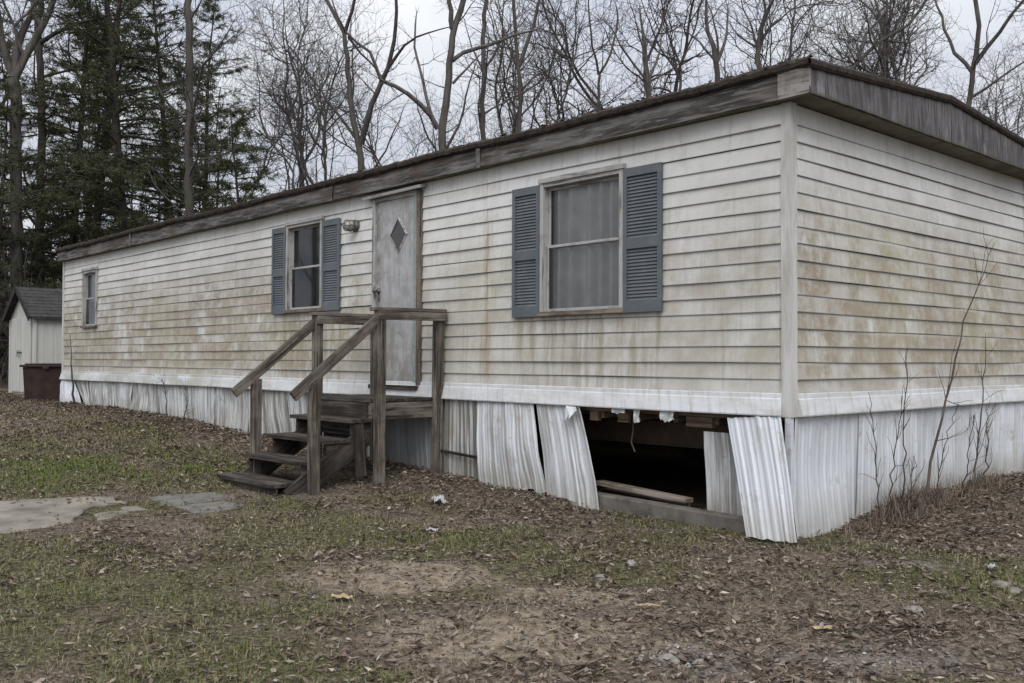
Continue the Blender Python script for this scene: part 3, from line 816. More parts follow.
# porch lamp: round mount, jar and wire cage
lx, lz = -5.80, 2.90
mb = MB(); mb.tube([(lx, -.012, lz), (lx, -.03, lz), (lx, -.034, lz), (lx, -.055, lz), (lx, -.06, lz)], [.075, .075, .06, .05, .052], 16); lamp = mb.build('porch_lamp', M['metal'], home, smooth=False)
mb = MB(); mb.tube([(lx, -.06, lz), (lx, -.08, lz - .003), (lx, -.13, lz - .01), (lx, -.16, lz - .012), (lx, -.17, lz - .012)], [.046, .058, .058, .046, .014], 14); mb.build('glass_jar', M['jar'], lamp, smooth=True)
mb = MB()
for a in range(6):
    an = a * PI / 3; c, s = math.cos(an) * .068, math.sin(an) * .068
    mb.tube([(lx + c, -.055, lz + s), (lx + c, -.15, lz + s - .008), (lx + c * .5, -.18, lz + s * .5 - .01), (lx, -.186, lz - .01)], [.0045] * 4, 5)
for yy in (-.09, -.145):
    mb.tube([(lx + math.cos(q) * .069, yy, lz - .006 + math.sin(q) * .069) for q in np.linspace(0, 2 * PI, 15)], [.0045] * 15, 5, False)
mb.build('wire_cage', M['metal'], lamp)

# skirting
def rib(u, per=.1, d=.013):
    u = u + .035 * (vnoise(u * 5.1, per * 91, 88) - .5); d = d * (.45 + .5 * vnoise(u * 7.3, per * 37, 89))
    f = (u / per) % 1.0
    return d * float(sstep(.0, .14, f) - sstep(.30, .44, f)) + d * .35 * float(sstep(.6, .66, f) - sstep(.76, .82, f))
def skirt_panel(a0, a1, b0, b1, zt, zb, ot, ob, frame, seed, rnd, per=.1, depth=.013, bulge=0.0, ragged=.0, thing=None, loc_shift=None, ncol=None):
    """a = top edge, b = bottom edge, ot/ob distance out at top and bottom; zb float or function of u"""
    P0, ud, od = frame
    wd = max(abs(a1 - a0), abs(b1 - b0)); nc = ncol or max(8, int(wd / .0125)); nr = 14
    rows = []; gs = []
    for r in range(nr + 1):
        h = r / nr; row = []; gr = []
        for c in range(nc + 1):
            f = c / nc
            u = (b0 + (b1 - b0) * f) * (1 - h) + (a0 + (a1 - a0) * f) * h
            zl = zb(u) if callable(zb) else zb
            if ragged: zl += ragged * (vnoise(u * 18, seed, 3) - .3)
            z = zl + (zt - zl) * h
            o = ob + (ot - ob) * h + rib(f * wd + seed * .037, per, depth) + bulge * math.sin(h * PI) * (.4 + .6 * f)
            o += (vnoise(u * 1.7, h * 1.5 + seed, 61) - .5) * .075 * (1 - h * .7) + (vnoise(u * 6, h * 4 + seed, 62) - .5) * .018
            row.append(P0 + ud * u + od * o + Vector((0, 0, z))); gr.append((f * wd + seed * 3.1, h, rnd))
        rows.append(row); gs.append(gr)
    mb = MB(); mb.grid(rows, gs)
    o = mb.build('skirting_panel' if thing is None else thing, M['skirt'], home if thing is None else None, smooth=False)
    m = o.modifiers.new('thick', 'SOLIDIFY'); m.thickness = .0016; m.offset = -1
    return o
FR = (Vector((0, 0, 0)), Vector((1, 0, 0)), Vector((0, -1, 0)))
ER = (Vector((0, 0, 0)), Vector((0, 1, 0)), Vector((1, 0, 0)))
BR = (Vector((0, W_, 0)), Vector((1, 0, 0)), Vector((0, 1, 0)))
LR = (Vector((-L_, 0, 0)), Vector((0, 1, 0)), Vector((-1, 0, 0)))
zfront = lambda u: gz(u, -.12, False) - .06
ST = .914
skirt_panel(-16.3, -15.62, -16.3, -14.95, ST, zfront, .03, .07, FR, 1, .12)
xb = -15.64
i = 0
while xb < -5.6:
    wv = [.98, 1.1, .92, 1.04, 1.0, 1.12][i % 6]
    xe = min(xb + wv, -5.42)
    sl = .10 + .07 * math.sin(i * 2.1)
    if i == 0: skirt_panel(xb + .02, xe, -15.02, xe + sl, ST, zfront, .012, .012, FR, 2, .9)
    else: skirt_panel(xb - .03, xe, xb - .05 + slp, xe + sl, ST, zfront, .018 + .008 * (i % 2), .02 + .012 * (i % 2) + .01 * random.random(), FR, 3 + i, .55 + .4 * random.random(), per=.085 if i % 3 else .11)
    slp = sl; xb = xe; i += 1
skirt_panel(-5.45, -4.7, -5.4, -4.68, ST, .02, .0, -.02, FR, 41, .25)
skirt_panel(-4.72, -4.0, -4.7, -4.0, ST, -.02, -.012, -.03, FR, 42, .15)
skirt_panel(-4.06, -3.50, -4.06, -3.46, ST, lambda u: .0, .03, .035, FR, 43, .95, per=.115, depth=.02)
skirt_panel(-3.52, -2.70, -3.36, -2.43, .905, lambda u: -.0 + .055 * (u > -2.75), .045, .15, FR, 44, .42, depth=.009, bulge=.02, ragged=.09)
skirt_panel(-2.66, -2.10, -2.37, -1.72, .90, lambda u: -.06, .05, .19, FR, 45, .4, per=.12, depth=.010, bulge=-.03, ragged=.07)
mb = MB()   # folded top corner of that panel
mb.quad([(-2.24, -.085, .9), (-2.10, -.10, .895), (-2.13, -.15, .83), (-2.2, -.14, .77)]); mb.quad([(-2.10, -.10, .895), (-2.05, -.14, .87), (-2.12, -.17, .79), (-2.13, -.15, .83)])
mb.build('bent_flap', M['trim'], home)
mb = MB(); mb.beam((-4.12, -.075, .365), (-3.42, -.09, .335), .02, .03); mb.build('batten', M['treadwood'], home, .003)
# the end wall's skirting
zend = lambda v: gz(.1, v, False) - .05
skirt_panel(.05, .98, .0, .93, ST, zend, .02, .03, ER, 51, .04, per=.1)
skirt_panel(.96, 2.0, .86, 1.9, ST, zend, .03, .05, ER, 52, .1, per=.1, bulge=.02)
skirt_panel(1.98, 3.15, 1.9, 3.1, ST, zend, .018, .03, ER, 53, .14, per=.06)
skirt_panel(3.13, 4.50, 3.1, 4.42, ST, zend, .03, .035, ER, 54, .12, per=.06)
mb = MB(); mb.box((-.03, -.022, -.05), (.018, .02, .90), 2); mb.build('skirting_post', M['skirt'], home)
for a in range(4): skirt_panel(-16.3 + a * 4.1, -12.2 + a * 4.1, -16.3 + a * 4.1, -12.2 + a * 4.1, ST, -.05, .02, .02, BR, 60 + a, .4, ncol=80)
skirt_panel(0, 4.5, 0, 4.5, ST, -.0, .02, .02, LR, 66, .4, ncol=90)
# under the floor: rim joist, joists, steel chassis
mb = MB(); mb.box((-L_ + .03, .028, .862), (-.03, .066, .897), 0); mb.build('rim_joist', M['joistwood'], home, .003)
for k in range(9):
    xj = -3.6 + k * .41
    mb = MB(); mb.box((xj, .07, .80), (xj + .045, 4.4, .895), 1); mb.build('floor_joist', M['joistwood'], home, .003)
for (xa, wa) in ((-.98, .26), (-1.72, .12), (-2.05, .1)):
    mb = MB(); mb.box((xa, .03, .775), (xa + wa, .075, .858), 0); mb.build('rim_block', M['joistwood'], home, .003)
for yb in (.8, 3.5):
    mb = MB(); mb.box((-16.0, yb - .05, .735), (-.5, yb + .05, .745), 0); mb.box((-16.0, yb - .004, .535), (-.5, yb + .004, .735), 0); mb.box((-16.0, yb - .05, .525), (-.5, yb + .05, .535), 0)
    mb.build('chassis_beam', M['steel'], home)
for (xp, yp) in ((-3.2, .8), (-1.4, 3.5), (-3.4, 3.5), (-6, .8), (-9, .8)):
    mb = MB()
    for k in range(3): mb.box((xp - .2, yp - .1, -.08 + k * .2), (xp + .2, yp + .1, -.08 + k * .2 + .192), 0)
    mb.build('pier_block', M['concrete'], home, .006)
mb = MB(); mb.tube([(-3.4, 1.3, .62), (-2.2, 1.25, .60), (-1.0, 1.3, .58), (-.6, 1.3, .3), (-.6, 1.3, -.05)], [.045] * 5, 10); mb.build('drain_pipe', M['darktube'], home, smooth=True)
mb = MB(); mb.tube([(-1.62, .12, .82), (-1.6, .1, .7), (-1.63, .11, .6), (-1.58, .1, .52)], [.006] * 4, 5); mb.build('hanging_wire', M['steel'], home)
# torn strips of metal hanging below the trim
for (xt, wv, dz, sd_) in ((-1.72, .16, .06, 1), (-1.47, .07, .12, 2), (-1.19, .15, .1, 3)):
    mb = MB(); n = 8
    top = [(xt + wv * j / n, -.04, .915) for j in range(n + 1)]
    mid = [(xt + wv * j / n, -.052 - .01 * math.sin(j), .915 - dz * .6) for j in range(n + 1)]
    bot = [(xt + wv * j / n + .01 * math.sin(j * 2), -.05 - .015 * math.sin(j * 1.3), .915 - dz * (.7 + .5 * vnoise(j * 1.3, sd_, 5))) for j in range(n + 1)]
    mb.grid([top, mid, bot]); mb.build('torn_flashing', M['trim'], home)

# loose pieces round the hole in the skirting
def lean_panel():
    A = [Vector((-.515, -.045, .865)), Vector((-.03, -.075, .90))]; B = [Vector((-.19, -.27, .015)), Vector((.245, -.30, .035))]
    mb = MB(); nr, nc = 14, 52; rows = []; gs = []
    nrm = (B[1] - B[0]).cross(A[0] - B[0]).normalized() * 1.0
    if nrm.y > 0: nrm = -nrm
    for r in range(nr + 1):
        h = r / nr; row = []; gr = []
        for c in range(nc + 1):
            f = c / nc
            p = (B[0] * (1 - f) + B[1] * f) * (1 - h) + (A[0] * (1 - f) + A[1] * f) * h
            o = rib(f * .5 + .03, .098, .016) + (vnoise(f * 3, h * 2, 71) - .5) * .03
            zr = (.02 * (vnoise(f * 14, 3.3, 72) - .4) if r == 0 else 0) + (.016 * (vnoise(f * 9, 1.3, 73) - .4) if r == nr else 0)
            row.append(p + nrm * o + Vector((0, 0, zr))); gr.append((f * .5, .1 + h * .9, .08))
        rows.append(row); gs.append(gr)
    mb.grid(rows, gs); o = mb.build('metal_panel', M['skirt'], None); m = o.modifiers.new('thick', 'SOLIDIFY'); m.thickness = .002; m.offset = -1
    return tag(o, 'loose white ribbed skirting panel leaning outward against the corner of the home', 'metal panel')
lean_panel()
o = skirt_panel(-.80, -.44, -.76, -.40, .745, .06, -.03, -.045, FR, 81, .6, per=.11, depth=.02, ragged=0, thing='metal_panel')
tag(o, 'short grey ribbed panel standing inside the dark gap behind the leaning white panel', 'metal panel')
mb = MB(); mb.beam((-2.02, -.05, .035), (-.25, -.05, -.0), .13, .23); tag(mb.build('timber_sill', M['concrete'], None, .012), 'thick grey sill lying along the bottom of the open gap in the skirting', 'sill')
mb = MB(); mb.beam((-2.06, .16, .205), (-1.02, .13, .155), .11, .038); tag(mb.build('plank', M['plankwood'], None, .004), 'long pale weathered plank lying in the gap above the grey sill', 'plank')
mb = MB(); mb.beam((-2.1, .3, .115), (-1.2, .27, .075), .13, .04); tag(mb.build('plank', M['treadwood'], None, .004), 'dark plank in the crawl space, half under the pale plank', 'plank')

# ------------------------------------------------------------------ wooden steps
st = empty('porch_steps', (-4.65, -.9, .06), 0, 'weathered grey wooden porch steps with handrails leading up to the door', 'steps')
inv = Matrix.Translation((4.65, .9, -.06))
def part(mb, name, mat, bevel=.004, parent=st):
    mb.v = [tuple(inv @ Vector(p)) for p in mb.v]
    return mb.build(name, mat, parent, bevel)
XL, XR = -5.24, -4.06
D_ = .92           # deck height
def post(x, y, z1, lean=(0, 0)):
    mb = MB(); z0 = gz(x, y, False) - .06
    mb.beam((x, y, z0), (x + lean[0], y + lean[1], z1), .09, .09, (0, 1, 0)); part(mb, 'post', M['deckwood'], .006)
post(XR + .0, -.86, 1.80, (.0, .0)); post(XL, -.86, 1.79, (.0, .0)); post(XR - .06, -.10, 1.81, (.03, 0)); post(XL + .02, -.12, 1.79)
post(XR, -1.60, 1.095); post(XL, -1.58, 1.11)
for (a, b) in (((XR - .02, -.93, 1.815), (XR - .03, -.04, 1.825)), ((XL, -.93, 1.805), (XL + .02, -.06, 1.805))):
    mb = MB(); mb.beam(a, b, .13, .035); part(mb, 'top_rail', M['deckwood'])
    mb = MB(); s = .058
    mb.beam((a[0] + s, a[1] + .03, a[2] - .065), (b[0] + s, b[1], b[2] - .065), .032, .085); part(mb, 'side_rail', M['deckwood'])
for x in (XR, XL):
    mb = MB(); mb.beam((x, -.90, 1.705), (x + .01, -1.83, .965), .04, .10); part(mb, 'handrail', M['deckwood'])
# deck boards
def nails(pts, axis_):
    mb = MB()
    for p in pts:
        q = [p[0], p[1], p[2]]; q2 = list(q); q2[axis_] += (-.003 if axis_ == 1 else .003)
        mb.tube([q, q2], [.006, .006], 6)
    return mb
mb = MB(); nb = 6; dw = (.93 - .03) / nb
for k in range(nb):
    y0 = -.95 + k * dw
    mb.box((XL - .05, y0 + .004, D_ - .034), (XR - .065, y0 + dw - .004, D_ + .003 * math.sin(k * 2.2)), 0)
part(mb, 'deck', M['treadwood'], .004)
for a, b in (((XL - .02, -.905, D_ - .12), (XR - .07, -.905, D_ - .12)), ((XR - .085, -.90, D_ - .125), (XR - .085, -.03, D_ - .125)), ((XL - .03, -.90, D_ - .125), (XL - .03, -.03, D_ - .125))):
    mb = MB(); mb.beam(a, b, .038, .165); part(mb, 'rim_board', M['deckwood'])
TR = [(.725, -1.14), (.535, -1.41), (.345, -1.68), (.155, -1.95)]
for k, (z, y) in enumerate(TR):
    mb = MB()
    mb.box((XL - .06 + .0 * k, y - .02, z - .038), (XR - .06 - .015 * k, y + .125, z), 0); mb.box((XL - .055, y + .132, z - .038), (XR - .066 - .015 * k, y + .275, z + .003), 0)
    part(mb, 'tread', M['treadwood'], .005)
    if k in (0, 3):
        mb = MB(); mb.box((XL + .03, y + (.24 if k == 0 else .01), z - .19), (XR - .12, y + (.26 if k == 0 else .045), z - .04), 0); part(mb, 'riser', M['treadwood'])
mb = MB(); mb.box((XL + .03, -.955, .728), (XR - .1, -.927, D_ - .04), 0); part(mb, 'riser', M['treadwood'])
mb = MB(); mb.box((XL + .03, -.80, .25), (XR - .35, -.775, .72), 0); part(mb, 'back_board', M['treadwood'])
for x in (XL + .02, XR - .12):
    mb = MB(); mb.beam((x, -.93, .56), (x, -1.80, .0), .04, .2); part(mb, 'stringer', M['treadwood'], .003)
    for k, (z, y) in enumerate(TR[:3]):
        mb = MB(); mb.box((x - .017, y + .02, z - .185), (x + .017, y + .25, z - .039), 1); part(mb, 'step_block', M['treadwood'], .003)
mb = MB(); mb.beam((XR - .075, -1.02, .16), (XR - .085, -1.06, .68), .02, .12, (0, 1, 0)); part(mb, 'brace', M['treadwood'])

# ------------------------------------------------------------------ shed
sx0, sx1, sy0, sy1 = -20.98, -19.15, .27, 2.9
zs = .44
shed = empty('garden_shed', ((sx0 + sx1) / 2, (sy0 + sy1) / 2, zs), 0, 'small off-white garden shed with dark gable roof beyond the far end of the home', 'shed')
hx, hy = (sx1 - sx0) / 2, (sy1 - sy0) / 2
ez, az = 1.84, 2.44
mb = MB()
def grooved(P0, ud, od, length, ztop):
    n = int(length / .05); per = .2
    for i in range(n):
        a = length * i / n; b = length * (i + 1) / n
        g = -.008 if (i % 4 == 0) else 0
        p = Vector(P0) + Vector(ud) * a + Vector(od) * g; q = Vector(P0) + Vector(ud) * b + Vector(od) * g
        mb.quad([p + Vector((0, 0, .05)), q + Vector((0, 0, .05)), q + Vector((0, 0, ztop(b))), p + Vector((0, 0, ztop(a)))])
        if g: 
            for s_ in (a, b):
                r_ = Vector(P0) + Vector(ud) * s_
                mb.quad([r_ + Vector((0, 0, .05)), r_ + Vector(od) * g + Vector((0, 0, .05)), r_ + Vector(od) * g + Vector((0, 0, ztop(s_))), r_ + Vector((0, 0, ztop(s_)))])
gab = lambda u: ez + (az - ez) * (1 - abs(u - hx) / hx) - .01
grooved((-hx, -hy, 0), (1, 0, 0), (0, -1, 0), 2 * hx, gab)
grooved((hx, hy, 0), (-1, 0, 0), (0, 1, 0), 2 * hx, gab)
grooved((hx, -hy, 0), (0, 1, 0), (1, 0, 0), 2 * hy, lambda u: ez)
grooved((-hx, hy, 0), (0, -1, 0), (-1, 0, 0), 2 * hy, lambda u: ez)
mb.build('wall', M['shedpaint'], shed)
mb = MB()
for sg in (-1, 1):
    ex = sg * (hx + .13); ezz = ez - .09; ov = .14
    n = 9
    for k in range(n):       # courses of shingle, each slightly proud of the one above
        f0, f1 = k / n, (k + 1) / n
        xa, za = ex * (1 - f0), ezz + (az + .03 - ezz) * f0; xb_, zb_ = ex * (1 - f1), ezz + (az + .03 - ezz) * f1
        mb.quad([(xa, -hy - ov, za + .052), (xa, hy + ov, za + .052), (xb_, hy + ov, zb_ + .040), (xb_, -hy - ov, zb_ + .040)][::sg])
        mb.quad([(xa, -hy - ov, za + .038), (xa, hy + ov, za + .038), (xa, hy + ov, za + .052), (xa, -hy - ov, za + .052)])
    mb.quad([(ex, -hy - ov, ezz - .0), (ex, hy + ov, ezz - .0), (0, hy + ov, az + .02), (0, -hy - ov, az + .02)])
    mb.quad([(ex, -hy - ov, ezz), (ex, hy + ov, ezz), (ex, hy + ov, ezz + .045), (ex, -hy - ov, ezz + .045)])
mb.build('roof', M['shingle'], shed)
M['darktrim'] = simple('dark_shed_trim', (.02, .018, .017), (.04, .037, .034), 6, .8, .2, .2)
for yy in (-hy - .15, hy + .15):
    for sg in (-1, 1):
        mb = MB(); mb.beam((sg * (hx + .14), yy, ez - .09), (0, yy, az + .045), .022, .13, (0, 0, 1)); mb.build('barge_board', M['darktrim'], shed, .003)
for sg, (a, b) in ((0, (-.74, -.02)), (1, (.02, .74))):
    mb = MB(); mb.box((a, -hy - .03, .1), (b, -hy - .004, 1.80), 2)
    for q in (a + .18, a + .36, a + .54): mb.box((q, -hy - .036, .12), (q + .15, -hy - .0305, 1.78), 2)
    d_ = mb.build('door', M['shedpaint'], shed, .003)
    mb = MB(); hx_ = b - .06 if sg == 0 else a + .06
    mb.box((hx_ - .02, -hy - .075, .98), (hx_ + .02, -hy - .037, 1.02), 2); mb.box((hx_ - .015, -hy - .085, .9), (hx_ + .015, -hy - .076, 1.06), 2); mb.build('handle', M['metal'], d_)
for xx in (-hx, hx):
    mb = MB(); mb.box((xx - .04, -hy - .02, .03), (xx + .04, -hy + .04, ez - .06), 2); mb.build('corner_board', M['shedpaint'], shed, .003)
mb = MB(); mb.box((-hx + .02, -hy + .02, -.1), (hx - .02, hy - .02, .05)); mb.build('base', M['treadwood'], shed)

# dark storage bin between shed and home
bx, by = -17.95, .42
bz = gz(bx, by) - .03
bn = empty('storage_bin', (bx, by, bz), math.radians(47.6 - 6), 'dark brown lidded storage bin standing between the shed and the home', 'bin')
mb = MB(); bw, bd = .56, .4
rows = []
for z, k in ((0, .93), (.06, .94), (.4, .97), (.72, 1.0)):
    row = []
    for c in range(41):
        t_ = c / 40 * 4; s_ = int(t_) % 4; f = t_ - int(t_)
        q = [(-bw, -bd), (bw, -bd), (bw, bd), (-bw, bd), (-bw, -bd)]; 
        p = (q[s_][0] + (q[s_ + 1][0] - q[s_][0]) * f, q[s_][1] + (q[s_ + 1][1] - q[s_][1]) * f)
        ins = .97 if (c % 5 in (2, 3)) and .05 < z < .7 else 1.0
        row.append((p[0] * k * ins, p[1] * k * ins, z))
    rows.append(row)
mb.grid(rows); mb.build('body', M['bin'], bn)
mb = MB(); mb.box((-bw - .05, -bd - .05, .722), (bw + .05, bd + .05, .77)); mb.box((-bw + .02, -bd + .02, .77), (bw - .02, bd - .02, .80)); mb.build('lid', M['bin'], bn, .015)
mb = MB(); mb.box((-.07, -bd - .075, .69), (.07, -bd - .052, .75)); mb.build('latch', M['darktrim'], bn, .004)

# ------------------------------------------------------------------ slab and paving stones by the steps
def slab_piece(poly, th, name, mat, seed, lift=-.012):
    mb = MB(); pts = []
    n = len(poly)
    for k in range(n):
        a = Vector((*poly[k], 0)); b = Vector((*poly[(k + 1) % n], 0)); m_ = max(2, int((b - a).length / .09))
        for j in range(m_):
            p = a.lerp(b, j / m_); p += Vector(((vnoise(p.x * 8, p.y * 8, seed) - .5), (vnoise(p.x * 8, p.y * 8, seed + 1) - .5), 0)) * .07
            pts.append(p)
    c = sum(pts, Vector()) / len(pts)
    zt = max(gz(p.x, p.y) for p in pts[::3]) * .4 + gz(c.x, c.y) * .6 + lift
    tilt = lambda p: zt + (gz(p.x, p.y, False) - gz(c.x, c.y, False)) * .9
    top = [mb.vert((p.x, p.y, tilt(p)), (p.x, p.y, 0)) for p in pts]
    edge = [mb.vert((p.x + (p.x - c.x) * .01, p.y + (p.y - c.y) * .01, tilt(p) - .012)) for p in pts]
    bot = [mb.vert((p.x, p.y, tilt(p) - th)) for p in pts]
    mb.face(*top)
    for A, B in ((top, edge), (edge, bot)):
        for k in range(len(pts)): mb.face(A[k], A[(k + 1) % len(pts)], B[(k + 1) % len(pts)], B[k])
    return mb.build(name, mat, None)
tag(slab_piece([(-7.4, -5.6), (-5.42, -3.9), (-5.2, -3.35), (-5.02, -3.12), (-4.72, -3.12), (-4.72, -3.42), (-4.45, -3.6), (-4.2, -3.75), (-4.1, -4.06), (-4.2, -4.5), (-5.6, -6.4)], .08, 'path', M['slab'], 3), kind='structure')
tag(slab_piece([(-4.62, -3.06), (-4.33, -3.04), (-4.2, -3.3), (-4.22, -3.5), (-4.45, -3.45), (-4.62, -3.3)], .07, 'path', M['slab'], 9, -.004), kind='structure')
tag(slab_piece([(-4.92, -2.82), (-4.78, -2.27), (-4.36, -2.22), (-4.40, -2.82)], .05, 'paving_stone', M['slate'], 5, .0), 'grey flat paving stone touching the bottom step, farther from the concrete slab corner', 'paving stone', 'paving stones at the foot of the steps')
bpy.data.objects['paving_stone']['label'] = 'squarish grey paving stone lying behind its mate, at the foot of the steps'
tag(slab_piece([(-4.31, -2.82), (-4.25, -2.31), (-3.86, -2.36), (-3.88, -2.82)], .05, 'paving_stone', M['slate'], 6, .0), 'paler grey paving stone on the lawn side of the pair at the steps', 'paving stone', 'paving stones at the foot of the steps')

# ------------------------------------------------------------------ small things lying about
def rock(x, y, r, mat, label, name='rock', cat='rock', flat=.55, seed=0, group=None):
    import bmesh
    bm = bmesh.new(); bmesh.ops.create_icosphere(bm, subdivisions=3, radius=1)
    rr = random.Random(seed)
    for v in bm.verts:
        n = .72 + .56 * float(vnoise(v.co.x * 1.7 + seed, v.co.y * 1.7 + v.co.z * 1.3, seed)) + .18 * float(vnoise(v.co.x * 5, v.co.y * 5 + v.co.z * 4, seed + 4))
        v.co *= n * r * .8; v.co.z *= flat; v.co.y *= .75
    me = bpy.data.meshes.new(name); bm.to_mesh(me); bm.free(); me.materials.append(mat)
    o = bpy.data.objects.new(name, me); link(o); o.location = (x, y, gz(x, y) + r * flat * .08); o.rotation_euler = (0, 0, rr.random() * 6)
    return tag(o, label, cat, group)
def scrap(x, y, r, mat, label, name='litter', cat='litter', seed=0, asp=.6, up=.4):
    mb = MB(); n = 9; rows = []
    for i in range(n):
        rows.append([((i / (n - 1) - .5) * 2 * r + .25 * r * (vnoise(i * 1.1, j * 1.3, seed + 3) - .5), (j / (n - 1) - .5) * 2 * r * asp + .25 * r * (vnoise(i * 1.2, j * 1.1, seed + 5) - .5), r * up * float(vnoise(i * .9, j * .9, seed)) + .2 * r * up * (vnoise(i * 2.1, j * 2.3, seed + 9) - .5)) for j in range(n)])
    mb.grid(rows); o = mb.build(name, mat, None)
    m = o.modifiers.new('thick', 'SOLIDIFY'); m.thickness = .002
    o.location = (x, y, gz(x, y) + .015); o.rotation_euler = (0, 0, seed * 1.3); return tag(o, label, cat)
scrap(-2.83, -1.08, .085, M['paper'], 'crumpled white plastic scrap on the leaves before the ribbed panels', seed=2, up=.8)
scrap(-1.91, -1.85, .05, M['paper'], 'small white paper scrap on bare grass below the crumpled plastic', seed=5, up=.6)
scrap(-.86, -3.32, .06, M['yellowpaper'], 'yellowed curl of bark or card on the grass by the bare dirt', name='scrap', cat='scrap', seed=3, asp=.35, up=.5)
rock(-.22, -1.53, .06, M['quartz'], 'pale rounded rock in the grass before the open gap', seed=2)
rock(-.13, -1.93, .05, M['quartz'], 'greyish half-buried rock, nearer the lawn than the pale rounded one', seed=3)
rock(1.56, -1.36, .055, M['quartz'], 'cream coloured rock alone at the edge of the gravel', seed=5)
for k, (x, y, r) in enumerate(((1.13, -2.86, .06), (1.25, -2.79, .05), (1.03, -2.93, .035), (1.5, -2.6, .03))):
    rock(x, y, r, M['quartz'], ['largest white stone of the cluster at the edge of the gravel', 'second largest white stone, touching the biggest of its cluster', 'smaller white stone beside the biggest of the cluster', 'little white stone lying apart from the cluster on the gravel'][k], seed=10 + k, group='white stones on the gravel')
scrap(1.37, -1.94, .045, M['yellowpaper'], 'yellow dead leaf lying alone on the gravelly ground', name='fallen_leaf', cat='leaf', seed=8, asp=.6, up=.3)
scrap(1.40, .08, .045, M['paper'], 'tiny white litter scrap in the grass beyond the gravel', seed=9, up=.5)
rock(1.62, -.36, .07, M['rubble'], 'brownish broken rock among leaves at the edge of the yard', seed=21)
rock(1.72, -.42, .05, M['rubble'], 'smaller brownish rock leaning on the broken one at the yard edge', seed=22)
mb = MB(); mb.tube([(.45, -2.29, gz(.45, -2.29) + .015), (.5, -2.24, gz(.5, -2.24) + .022), (.55, -2.2, gz(.55, -2.2) + .018)], [.008, .007, .004], 6); tag(mb.build('stick', M['yellowpaper'], None), 'short yellow stripped stick on the dark leaf litter', 'stick')

# ------------------------------------------------------------------ trees
class TB:
    def __init__(s): s.V = []; s.F = []; s.n = 0
    def add(s, P, r, k):
        V, F = tube_np(P, r, k); s.V.append(V); s.F.append(F + s.n); s.n += len(V)
    def build(s, name, mat, parent):
        return np_mesh(name, np.concatenate(s.V), np.concatenate(s.F), mat, parent, None, True)
def unit(v): return v / (np.linalg.norm(v) + 1e-9)

def grow(rng, tb, p, d, length, r, level, maxl, up=.12, dens=1.0, tip=.00225):
    """a bare branch and its children"""
    seg = {0: .6, 1: .45, 2: .3, 3: .22, 4: .16}.get(level, .16)
    n = max(3, int(length / seg)); st_ = length / n
    P = [p]; dirs = [d]
    wig = [.07, .15, .17, .2, .22][min(level, 4)]
    for i in range(n):
        d = unit(d + rng.normal(0, wig, 3) + np.array([0, 0, up * (.5 if level == 0 else 1)]))
        p = p + d * st_; P.append(p); dirs.append(d)
    P = np.array(P); f = np.linspace(0, 1, n + 1)
    rad = r * (1 - f) ** .8 + max(tip, r * .12)
    tb[0 if level == 0 else 1].add(P, rad, [8, 6, 4, 3, 3][min(level, 4)])
    if level >= maxl: return
    side_children(rng, tb, P, dirs, rad, length, level, maxl, up, dens, tip)

def side_children(rng, tb, P, dirs, rad, length, level, maxl, up, dens, tip, start=None):
    n = len(P) - 1
    cnt = {0: 2.0, 1: 2.0, 2: 3.0, 3: 4.2}.get(level, 4) * dens
    s0 = {0: .38, 1: .22, 2: .12, 3: .1}.get(level, .1) if start is None else start
    num = max(1, int(cnt * length * (1 - s0) + rng.random())) if level else max(6, int(length * (1 - s0) * 2.0 * dens))
    num = min(num, 26)
    ph = rng.random() * 6.28
    for k in range(num):
        t = s0 + (1 - s0) * (k + rng.random()) / num
        i = min(n - 1, int(t * n)); fr = t * n - i
        q = P[i] * (1 - fr) + P[i + 1] * fr; dd = dirs[min(i + 1, n)]; rr = rad[i]
        ph += 2.4 + rng.normal(0, .5)
        a = unit(np.cross(dd, np.array([.3, .2, 1.0]) if abs(dd[2]) < .95 else np.array([1., 0, 0]))); b = np.cross(dd, a)
        ang = rng.uniform(.55, 1.25) * (1 if level else rng.uniform(.75, 1.1))
        nd = unit(dd * math.cos(ang) + (a * math.cos(ph) + b * math.sin(ph)) * math.sin(ang))
        if level == 0: L2 = length * rng.uniform(.22, .42) * (1.15 - .75 * t)
        else: L2 = length * rng.uniform(.32, .62) * (1.1 - .5 * t)
        if L2 < .12: continue
        r2 = min(rr * rng.uniform(.45, .7), L2 * .012 + .0015)
        grow(rng, tb, q, nd, L2, max(r2, tip), level + 1, maxl, up, dens, tip)

def fork_leaders(rng, tb, p, d, r, hleft, maxl, up, dens, tip):
    for s in range(rng.integers(2, 4)):
        nd = unit(d + rng.normal(0, .38, 3) * np.array([1, 1, .3]))
        grow(rng, tb, p, nd, hleft * rng.uniform(.75, 1.0), r * rng.uniform(.55, .75), 1, maxl, .07, dens, tip)

